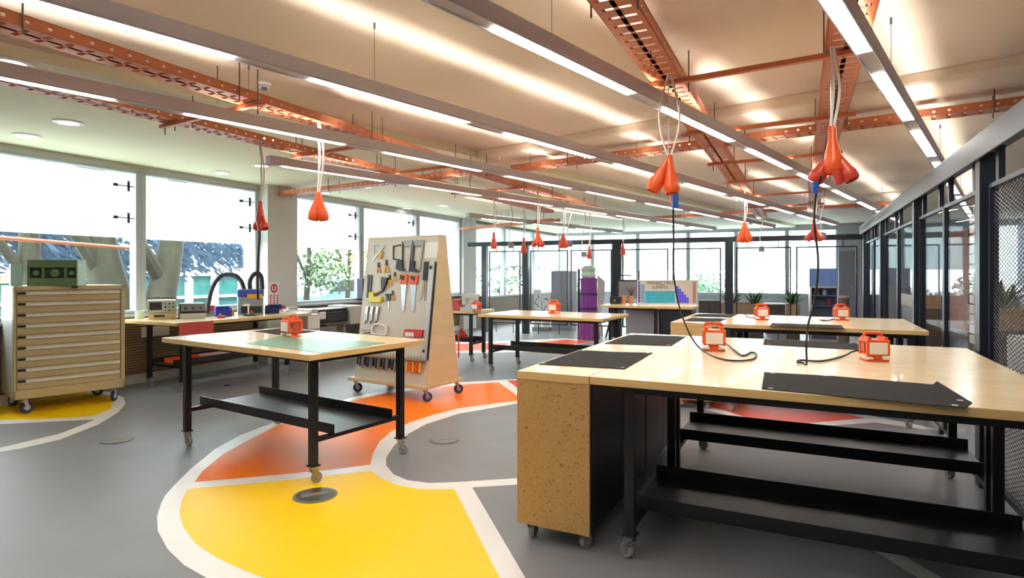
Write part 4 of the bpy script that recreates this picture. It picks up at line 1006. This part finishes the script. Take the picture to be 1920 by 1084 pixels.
# desk things
def desk(name, label, cat, px, py, rz=-R(24)):
    p = P(px, py, .954); return thing(name, label, cat, p, rz)
o = desk('monitor', 'grey screen in a dark frame standing on the chart desk', 'screen', 1160, 567.5, -R(10))
boxes('panel', grey_p, o, (0, .36, .0, .02, .08, .4)); boxes('frame', black, o, (-.02, .38, -.004, .025, .4, .43), (.36, .385, -.004, .025, 0.0, .6), (-.02, 0, -.004, .025, .0, .4), bevel=.003)
for px in (1170, 1183):
    o = desk('plant_pot' if px > 1180 else 'storage_pot', ('terracotta pot with a dark sprig on the chart desk' if px > 1180 else 'plain terracotta pot left of the sprig pot on the chart desk'), 'pot', px, 569)
    k = MB(); k.lathe([(.045, 0), (.055, .13), (.06, .14), (.05, .14), (.0, .12)], 14); k.obj('pot', mat('terracotta', (196, 140, 106), .7), o, smooth=True)
    if px > 1180:
        k = MB()
        for a in range(6): k.tube([(0, 0, .12), (.05 * math.cos(a), .05 * math.sin(a), .24), (.09 * math.cos(a), .09 * math.sin(a), .3)], .008, 5, .003)
        k.obj('sprig', rubber, o)
o = desk('camera_case', 'small black case on the left end of the chart desk', 'case', 1143, 570); boxes('case', black, o, (0, .2, 0, .12, 0, .13), bevel=.01); boxes('clasp', steel, o, (.08, .11, -.006, 0, .05, .08))
# chart
p0, p1 = P(1195, 574, .956), P(1308, 572, .956)
cdv = Vector((p1.x - p0.x, p1.y - p0.y, 0)); CL = cdv.length
t0 = 10.3; X0, X1 = (1195 - CX) / FPX * t0, (1308 - CX) / FPX * t0; CL = X1 - X0; CHh = 47 / FPX * t0
ch = thing('element_chart', 'colourful table of elements chart propped on the desk', 'chart', (X0, t0, .957), 0)
boxes('board', mat('chart_paper', (206, 198, 186), .6), ch, (0, CL, 0, .012, 0, CHh), bevel=.001)
Cq = zr(0, 0, 1)
def chx(x): return (x - 195) / (1735 - 195) * CL
def chz(y): return (840 - y) / (840 - 205) * CHh
cells = {'violet_cells': ((96, 84, 190), []), 'cyan_cells': ((40, 170, 205), []), 'blue_cells': ((92, 84, 235), []), 'pink_cells': ((190, 130, 124), []), 'teal_cells': ((110, 170, 186), [])}
def cell(kind, x0, x1, y0, y1): cells[kind][1].append((chx(x0) + .0012, chx(x1) - .0012, -.0025, 0, chz(y1) + .0012, chz(y0) - .0012))
for i in range(7): cell('violet_cells', 215, 270, 235 + i * 77, 235 + (i + 1) * 77)
for i in range(6): cell('teal_cells', 285, 380, 312 + i * 77, 312 + (i + 1) * 77)
for i in range(14):
    for j in range(4): cell('cyan_cells', 400 + i * 54, 400 + (i + 1) * 54, 480 + j * 77, 480 + (j + 1) * 77)
for i, top in enumerate((325, 395, 480, 560, 640)):
    y = 788
    while y - 72 >= top - 30: cell('blue_cells', 1190 + i * 64, 1190 + (i + 1) * 64, y - 72, y); y -= 72
for i in range(7): cell('pink_cells', 1610, 1690, 245 + i * 77, 245 + (i + 1) * 77)
for kx, (rgb, bl) in cells.items(): boxes(kx, mat('chart_' + kx, rgb, .6), ch, *bl)
def text(name, body, m, parent, loc, size, rot=(math.pi / 2, 0, 0)):
    cu = bpy.data.curves.new(name, 'FONT'); cu.body = body; cu.size = size; cu.align_x = 'CENTER'; cu.extrude = .0006; cu.materials.append(m)
    tmp = bpy.data.objects.new(name + '_curve', cu); C.objects.link(tmp)
    dg = bpy.context.evaluated_depsgraph_get(); me = bpy.data.meshes.new_from_object(tmp.evaluated_get(dg))
    bpy.data.objects.remove(tmp)
    o = bpy.data.objects.new(name, me); C.objects.link(o); o.parent = parent; o.location = loc; o.rotation_euler = rot; return o
ink = mat('dark_ink', (50, 44, 50), .6)
text('heading', 'PERIODIC TABLE', ink, ch, (chx(780), -.002, chz(302)), .062)
text('heading', 'OF THE', ink, ch, (chx(780), -.002, chz(356)), .045)
text('heading', 'ELEMENTS', ink, ch, (chx(780), -.002, chz(425)), .06)
# ---- beyond the far partition
def fpos(px, back):
    """point at the back of the partition"""
    kk = (px - CX) / FPX; A = FA + Vector((-fd.y, fd.x, 0)) * back
    s = (kk * A.y - A.x) / (fd.x - kk * fd.y); return A + fd * s
p = fpos(1033, 1.2); q = fpos(1073, 1.2)
o = thing('grey_locker', 'tall plain grey locker behind the far partition', 'locker', p, FRZ); L = (q - p).length
boxes('carcass', wallg, o, (0, L, .01, .45, 0, 1.57), bevel=.004); boxes('door', wallg, o, (.01, L * .5 - .004, 0, .012, .05, 1.55), (L * .5 + .004, L - .01, 0, .012, .05, 1.55)); boxes('handle', steel, o, (L * .5 - .04, L * .5 - .02, -.02, 0, .8, .95))
for i, (a, b, lab) in enumerate(((1001, 1014, 'left of the two white speckled display boards behind the partition'), (1016, 1031, 'right of the two white speckled display boards behind the partition'))):
    p = fpos(a, .8); q = fpos(b, .8); o = thing('display_board', lab, 'display board', p, FRZ); L = (q - p).length
    boxes('board', paper, o, (0, L, 0, .03, .1, 1.08 - i * .1)); boxes('stand', steel, o, (.0, L, -.12, .15, 0, .1))
    boxes('specks', rubber, o, *[(x, x + .03, -.004, 0, z, z + .03) for x, z in [(random.uniform(.02, L - .05), random.uniform(.2, .9)) for _ in range(14)]])
def leafy(k, n, L, spread, w, base=(0, 0, 0), droop=.4):
    for i in range(n):
        a = random.uniform(0, 6.283); el = random.uniform(.35, 1.3); l = L * random.uniform(.6, 1.0)
        d = Vector((math.cos(a) * math.cos(el), math.sin(a) * math.cos(el), math.sin(el))); s = Vector((-math.sin(a), math.cos(a), 0)) * w
        b = Vector(base) + Vector((math.cos(a), math.sin(a), 0)) * spread * random.random()
        p1 = b + d * l * .55; p2 = b + d * l + Vector((0, 0, -droop * l * .4))
        k.add([b - s * .3, b + s * .3, p1 + s, p1 - s, p2], [(0, 1, 2, 3), (3, 2, 4)])
def planter(label, loc, rz, W, pots, h0=.55, hb=.28, hp=.5):
    o = thing('planter', label, 'planter', loc, rz)
    boxes('cabinet', dkwood, o, (0, W, .02, .42, .0, h0), bevel=.003)
    boxes('door', dkwood, o, *[(W * i / 2 + .01, W * (i + 1) / 2 - .01, 0, .02, .04, h0 - .02) for i in range(2)])
    boxes('trough', planterw, o, (0, W, 0, .02, h0, h0 + hb), (0, W, .42, .44, h0, h0 + hb), (0, .02, 0, .44, h0, h0 + hb), (W - .02, W, 0, .44, h0, h0 + hb), bevel=.003)
    boxes('soil', rubber, o, (.02, W - .02, .02, .42, h0 + .02, h0 + hb - .05))
    for x in pots:
        k = MB(); k.tube([(W * x, .22, h0 + .2), (W * x + .02, .22, h0 + hb + .1)], .012, 5)
        leafy(k, 46, hp, .08, .022, (W * x, .22, h0 + hb - .02)); k.obj('plant', leaf_m, o)
for a, b, pots, lab in ((1352, 1432, (.25, .8), 'timber planter with two leafy plants behind the middle of the far partition'), (1474, 1500, (.5,), 'timber planter with one spiky plant beside the blue cabinet')):
    p, q = fpos(a, .9), fpos(b, .9); planter(lab, p, FRZ, (q - p).length, pots, .5, .3, .5)
p, q = fpos(1310, 2.2), fpos(1352, 2.2)
o = thing('low_cupboard', 'low brown cupboard under the far windows left of the planters', 'cupboard', p, FRZ); L = (q - p).length
boxes('carcass', dkwood, o, (0, L, .02, .45, 0, .8)); boxes('door', dkwood, o, (.01, L / 2 - .01, 0, .02, .04, .78), (L / 2 + .01, L - .01, 0, .02, .04, .78))
p, q = fpos(1435, 2.2), fpos(1486, 2.2)
o = thing('low_cupboard', 'low brown cupboard between the two timber planters', 'cupboard', p, FRZ); L = (q - p).length
boxes('carcass', dkwood, o, (0, L, .02, .45, 0, .72)); boxes('door', dkwood, o, (.01, L / 2 - .01, 0, .02, .04, .7), (L / 2 + .01, L - .01, 0, .02, .04, .7)); boxes('top', lgrey_p, o, (-.02, L + .02, 0, .47, .72, .75))
p, q = fpos(1519, 1.3), fpos(1572, 1.3)
o = thing('glass_cabinet', 'blue grey glazed cabinet with stocked shelves near the far right corner', 'cabinet', p, FRZ); L = (q - p).length
bl_ = mat('blue_grey_panel', (104, 136, 186), .45)
boxes('carcass', lgrey_p, o, (0, .03, 0, .45, 0, 1.2), (L - .03, L, 0, .45, 0, 1.2), (0, L, .43, .45, 0, 1.2), (0, L, 0, .45, 1.17, 1.2)); boxes('upper_panel', bl_, o, (0, L, .2, .23, 1.2, 1.62))
for z in (.25, .5, .75, .98): boxes('shelf', bl_, o, (.03, L - .03, .03, .43, z, z + .02))
boxes('door', glass_p, o, (.03, L - .03, .0, .008, .02, 1.17))
for i, (x, z, m, lab) in enumerate(((.12, .77, rubber, 'dark'), (.55, 1.0, white_p, 'white'), (.7, .77, red_p, 'red'), (.3, 1.0, grey_p, 'grey'), (.45, .27, black, 'black'))):
    oo = thing('storage_jar', '%s jar on a shelf of the glazed cabinet' % lab, 'jar', p + fd * (L * x) + Vector((-fd.y, fd.x, 0)) * .2 + Vector((0, 0, z)), 0)
    k = MB(); k.lathe([(.05, 0), (.05, .1), (.035, .12)], 12); k.obj('body', m, oo, smooth=True); k = MB(); k.lathe([(.036, .12), (.036, .14), (0, .14)], 12); k.obj('lid', steel, oo)
# sign and door on the far wall
x0, x1 = fwx(1578), fwx(1590)
def farz(px, py):
    kk = (px - CX) / FPX; s = fwx(px); t = FW0.y + fw_d.y * s; return EYE - (py - HY) / FPX * t
o = thing('wall_sign', 'small red and white sign on the grey far wall', 'sign', FW0 + fw_d * x0 + Vector((0, 0, farz(1584, 521))), FRZ)
L = x1 - x0; hz = farz(1584, 506) - farz(1584, 521)
boxes('board', red_p, o, (0, L, -.012, 0, 0, hz)); boxes('pictogram', paper, o, (L * .3, L * .42, -.016, -.012, hz * .15, hz * .8), (L * .58, L * .7, -.016, -.012, hz * .15, hz * .8), (L * .3, L * .7, -.016, -.012, hz * .68, hz * .8))
d0, d1 = fwx(1572), fwx(1606)
dr = MB(); dr.box(d0, d1, -.05, -.002, .01, 2.2); dro = struct(at(dr.obj('door_1', wallg, bevel=.005), FW0, FRZ)); boxes('handle', steel, dro, (d1 - .16, d1 - .12, -.09, -.05, 1.0, 1.14))
o = thing('brown_tube', 'dark brown upright tube behind the right hand power box', 'tube', fpos(1582, -.6), 0)
k = MB(); k.lathe([(.1, 0), (.1, 1.06), (.09, 1.06), (.09, .02), (0, .02)], 16); k.obj('tube', dkwood, o, smooth=True); k = MB(); k.lathe([(.103, 1.02), (.103, 1.06)], 16); k.obj('rim', planterw, o)

# ---- room on the right behind the partition
def rpos(px, a):
    t = wall_t(px, a); return RW(a, wall_b(px, a))
def rlen(px0, px1, a): return abs(wall_b(px0, a) - wall_b(px1, a))
pk = mat('salmon_door', (176, 112, 98), .5)
b0, b1 = wall_b(1815, 3.6), wall_b(1782, 3.6)
o = thing('salmon_panel', 'tall salmon coloured wall panel behind the partition glass', 'panel', RW(3.6, b0), RZ); boxes('panel', pk, o, (0, .06, 0, b1 - b0, .1, 2.6)); boxes('plinth', wallg, o, (-.01, .06, 0, b1 - b0, 0, .1))
b0, b1 = wall_b(1683, 3.2), wall_b(1676, 3.2)
o = thing('pink_panel', 'narrow bright pink panel seen through the far partition glass', 'panel', RW(3.2, b0), RZ); boxes('panel', mat('hot_pink', (236, 80, 130), .5), o, (0, .04, 0, b1 - b0, .9, 1.9)); boxes('post', steel, o, (0, .04, 0, .05, 0, .9))
def planter_r(label, px0, px1, a, **kw):
    b0, b1 = wall_b(px0, a), wall_b(px1, a); planter(label, RW(a, b0), RZ + math.pi / 2, abs(b1 - b0), **kw)
planter_r('timber planter with a leafy plant behind the glass bay', 1766, 1731, 2.6, pots=(.35, .7), h0=.78, hb=.26, hp=.45)
planter_r('timber planter with a spreading plant behind the wire mesh', 1935, 1884, 2.6, pots=(.35, .75), h0=.78, hb=.28, hp=.6)
o = thing('white_cupboard', 'pale cupboard standing below the planter behind the mesh', 'cupboard', RW(2.1, wall_b(1925, 2.1)), RZ); boxes('carcass', lgrey_p, o, (0, .35, 0, .6, 0, .82), bevel=.004); boxes('door', white_p, o, (-.015, 0, .01, .59, .04, .8))
o = thing('card_rack', 'vertical rack of white cards behind the glass beside the post', 'card rack', RW(1.75, wall_b(1826, 1.75)), RZ)
boxes('upright', steel, o, (0, .03, -.02, .02, 0, 2.25))
for i in range(13): boxes('card', paper, o, (-.02, 0, -.09, .1, .72 + i * .112, .72 + i * .112 + .09))
strip_led = None

# ================================================================== OUTSIDE THE WINDOWS
k = MB(); k.box(-60, AW - .3, -20, 60, -.12, -.02); struct(at(k.obj('ground_outside', paving), (0, 0, 0), RZ))
k = MB(); k.add([(-40, 0, 0), (40, 0, 0), (40, 40, 0), (-40, 40, 0)], [(0, 1, 2, 3)]); struct(at(k.obj('ground_outside_far', paving), FW0 + Vector((-fw_d.y, fw_d.x, 0)) * .3 + Vector((0, 0, -.05)), FRZ))
AF = AW - 7.5
def fb(px): return wall_b(px, AF)
def fz(px, py): return EYE - (py - HY) / FPX * wall_t(px, AF)
# building opposite: white wall above teal glazing
bo = thing('building_opposite', 'white building with teal glazing seen through the left windows', 'building', RW(AF, 0), RZ)
bA, bB = fb(-250), fb(560)
zl = fz(400, 517)
boxes('wall', facade_w, bo, (-.3, 0, bA, bB, zl, 3.4), (-.3, 0, bA, bB, 0, .25)); boxes('roof', facade_w, bo, (-3, .5, bA, bB, 3.4, 3.6))
boxes('glazing', teal_g, bo, (-.2, -.12, bA, bB, .25, zl))
for px in (-60, 60, 170, 308, 357, 405, 455):
    b = fb(px); boxes('window_frame', facade_w, bo, (-.12, 0, b - .09, b + .09, .25, zl))
boxes('window_frame', facade_w, bo, (-.12, -.02, bA, bB, zl * .55, zl * .55 + .07))
for px0, px1, lab, glyph in ((-30, 54, 'peach sign board with brown strokes beyond the first window, left of the green case', 3), (143, 206, 'peach sign board with brown strokes beyond the first window, right of the green case', 3)):
    b0, b1 = fb(px0), fb(px1); z0, z1 = fz((px0 + px1) / 2, 531), fz((px0 + px1) / 2, 513)
    o = thing('outdoor_sign', lab, 'sign', RW(AF + .1, b0), RZ); L = b1 - b0
    boxes('board', peach, o, (0, .05, 0, L, z0, z1))
    k = MB(); n = 6
    for i in range(n):
        y = L * (.06 + .155 * i); hh = z1 - z0
        if i % 3 == 0: k.tube([(.055, y, z0 + hh * .2), (.055, y + L * .1, z0 + hh * .8)], .03, 5)
        elif i % 3 == 1: k.tube(smoothpts([(.055, y + L * .06, z0 + hh * .8), (.055, y, z0 + hh * .6), (.055, y + L * .08, z0 + hh * .4), (.055, y, z0 + hh * .2)], 4), .028, 5)
        else: k.box(.05, .06, y, y + L * .02, z0 + hh * .2, z0 + hh * .8); k.box(.05, .06, y, y + L * .09, z0 + hh * .7, z0 + hh * .8)
    k.obj('lettering', peach_d, o)
for i, (px, aa, z, r, nn) in enumerate(((20, 5.2, 2.0, (.8, 1.6, .5), 420), (120, 4.8, 2.1, (.7, 1.3, .45), 380), (190, 5.4, 1.7, (.6, 1.0, .5), 300), (345, 5.2, 2.0, (.7, 1.1, .5), 380), (440, 5.6, 2.0, (.7, 1.3, .45), 360))):
    p = RW(AW - aa, wall_b(px, AW - aa)); o = thing('leaf_shadow_clump', '%s drooping branch whose blue leaves imitate leaf shadows outside the two left windows, counted from the photo edge' % ORD[i], 'branch', (p.x, p.y, z), RZ, 'leaf clumps imitating shadows')
    k = MB()
    for _ in range(nn):
        u = Vector((random.gauss(0, .5) * r[0], random.gauss(0, .5) * r[1], random.gauss(0, .5) * r[2])); d = Vector((random.gauss(0, .3), .8, -.6 + random.gauss(0, .3))).normalized(); l = random.uniform(.08, .2); b = d.orthogonal().normalized()
        k.add([u - d * l, u + b * l * .25, u + d * l, u - b * l * .25], [(0, 1, 2, 3)])
    k.obj('shadow_leaves', mat('leaf_shadow_blue', (66, 90, 112), .5), o)  # blue-grey colour imitates bluish leaf shadows on the white wall behind
    k = MB(); k.tube(smoothpts([(0, -r[1], .3), (0, 0, .1), (0, r[1], -.2)], 5), .02, 6, .008); k.obj('twig', bark, o)
# rust coloured pipe
o = thing('drain_pipe', 'rust coloured pipe frame outside the first window', 'pipe', RW(AW - 1.2, wall_b(250, AW - 1.2)), RZ)
bb = wall_b(-120, AW - 1.2) - wall_b(250, AW - 1.2); zz = EYE + (HY - 464) / FPX * wall_t(200, AW - 1.2)
k = MB(); k.tube([(0, 0, 0), (0, 0, zz), (0, bb, zz + .1)], .03, 8); k.obj('pipe', copper, o)
def foliage(k, c, r, n, s):
    for _ in range(n):
        u = Vector((random.gauss(0, 1), random.gauss(0, 1), random.gauss(0, 1))).normalized() * (random.random() ** .4)
        q = Vector((c[0] + u.x * r[0], c[1] + u.y * r[1], c[2] + u.z * r[2]))
        a = Vector((random.gauss(0, 1), random.gauss(0, 1), random.gauss(0, 1))).normalized(); b = a.orthogonal().normalized()
        l = s * random.uniform(.6, 1.3)
        k.add([q - a * l, q + b * l * .45, q + a * l, q - b * l * .45], [(0, 1, 2, 3)])
def tree(label, px, a, trunk_r, lean, crowns, lm=leaf2_m, s=.09, n=700):
    p = RW(a, wall_b(px, a)); o = thing('tree', label, 'tree', p, RZ, 'trees outside the windows')
    k = MB(); k.tube(smoothpts([(0, 0, -.1), (lean[0] * .3, lean[1] * .3, 1.0), (lean[0] * .7, lean[1] * .7, 2.0), (lean[0], lean[1], 3.4)], 5), trunk_r * 1.25, 12, trunk_r * .7)
    k.tube([(lean[0] * .4, lean[1] * .4, 1.3), (lean[0] * .4 + .2, lean[1] * .4 - .9, 2.6)], trunk_r * .6, 8, trunk_r * .3)
    k.obj('trunk', bark, o, smooth=True)
    k = MB()
    for c, r in crowns: foliage(k, c, r, n, s)
    k.obj('foliage', lm, o)
tree('thick trunked tree left of the first window mullion', 228, AW - 3.0, .3, (.1, -.6), [((0, -.6, 3.9), (.8, .9, .5))], n=300)
tree('thick leaning tree right of the first window mullion', 287, AW - 2.6, .24, (.0, .5), [((0, .6, 3.9), (.8, .9, .5))], n=300)
tree('slender leafy tree beyond the third window', 572, AW - 3.2, .07, (.1, .1), [((0, 0, 2.0), (.8, .9, .9)), ((0, .8, 1.5), (.7, .7, .6))], leaf2_m, .07, 520)
tree('pale yellow leafed tree beyond the fourth window', 650, AW - 4.5, .07, (.0, .2), [((0, 0, 2.2), (.9, 1.2, .9)), ((0, 1.5, 2.0), (1.0, 1.2, .8))], leaf3_m, .08, 480)
tree('slim tree behind the tool trolley window', 730, AW - 5.0, .07, (.1, .1), [((0, 0, 2.0), (1.0, 1.2, 1.0))], leaf2_m, .08, 420)
tree('broad leafy tree beyond the windows past the column', 940, AW - 2.0, .1, (.0, .2), [((0, 0, 1.7), (1.0, 1.6, 1.0)), ((0, 2.0, 1.6), (1.0, 1.4, .9))], leaf2_m, .09, 620)
tree('tall dark crowned tree shading the ground before the building', 60, AW - 4.4, .18, (.3, -.2), [((.3, -.2, 4.0), (.8, .9, .5))], leaf2_m, .09, 260)
def fbush(label, px, back, z, r, n=520, lm=hedge_m):
    kk = (px - CX) / FPX; A = FW0 + Vector((-fw_d.y, fw_d.x, 0)) * back
    s = (kk * A.y - A.x) / (fw_d.x - kk * fw_d.y); p = A + fw_d * s
    o = thing('bush', label, 'bush', (p.x, p.y, -.05), 0, 'bushes outside the far windows')
    k = MB(); foliage(k, (0, 0, z), r, n, .1); k.obj('foliage', lm, o); k = MB(); k.tube([(0, 0, 0), (0, 0, z)], .04, 6); k.obj('stem', bark, o)
fbush('blue green bush outside the far window right of the chart', 1330, 3.0, .9, (1.1, 1.0, .75), 800)
fbush('small bush outside the far window behind the chart', 1285, 4.0, .8, (1.0, .8, .7), 500)
fbush('thin bush outside the far window behind the gown', 1080, 3.5, .7, (1.2, .8, .6), 350)
fbush('pale bush outside the far window above the planters', 1420, 4.0, .5, (1.4, .8, .5), 300, leaf2_m)
# car park strip beyond the third window
o = thing('parked_car', 'pale blue car parked beyond the third window', 'car', RW(AW - 6.5, wall_b(640, AW - 6.5)), RZ + math.pi / 2)
k = MB(); k.T = Matrix(((1, 0, 0, 0), (0, 0, 1, 0), (0, 1, 0, 0), (0, 0, 0, 1)))
k.prism([(-2.1, .3), (2.1, .3), (2.1, .75), (1.3, .85), (.8, 1.35), (-.9, 1.4), (-1.6, .9), (-2.1, .8)], -.85, .85); k.obj('body', mat('car_blue', (96, 130, 180), .3), o, bevel=.06)
k = MB(); k.T = Matrix(((1, 0, 0, 0), (0, 0, 1, 0), (0, 1, 0, 0), (0, 0, 0, 1))); k.prism([(1.15, .9), (.75, 1.28), (-.85, 1.32), (-1.4, .92)], -.87, .87); k.obj('side_window', rubber, o)
for x in (-1.35, 1.35):
    for y in (-.8, .8):
        k = MB(); k.lathe([(.2, -.1), (.32, -.1), (.32, .1), (.2, .1)], 18, Matrix.Translation((x, y, .3)) @ Matrix.Rotation(math.pi / 2, 4, 'X')); k.obj('wheel', rubber, o)

# ================================================================== CAMERA AND LIGHT
cam = bpy.data.objects.new('Camera', bpy.data.cameras.new('Camera')); C.objects.link(cam)
cam.location = (0, 0, EYE); cam.rotation_euler = (math.pi / 2, 0, 0)
cam.data.sensor_width = 36; cam.data.lens = 36 * FPX / 1920; cam.data.shift_y = -29 / 1920; cam.data.clip_end = 300
sc = bpy.context.scene; sc.camera = cam
w = bpy.data.worlds.new('World'); sc.world = w; w.use_nodes = True
w.node_tree.nodes['Background'].inputs[0].default_value = (.93, .97, 1, 1)
w.node_tree.nodes['Background'].inputs[1].default_value = 5.2
sun = bpy.data.objects.new('Sun', bpy.data.lights.new('Sun', 'SUN')); C.objects.link(sun)
sun.data.energy = 3; sun.data.angle = R(1); sun.data.color = (1, .95, .86)
sun.rotation_euler = Vector((-.55, .45, -1.0)).to_track_quat('-Z', 'Y').to_euler()
vs = sc.view_settings; vs.view_transform = 'Standard'; vs.look = 'None'; vs.exposure = 1.42; vs.gamma = 1.0; vs.use_curve_mapping = False
sc.cycles.use_denoising = True; sc.cycles.max_bounces = 8; sc.cycles.diffuse_bounces = 5; sc.cycles.transparent_max_bounces = 24
sc.cycles.caustics_reflective = False; sc.cycles.caustics_refractive = False; sc.cycles.sample_clamp_indirect = 8
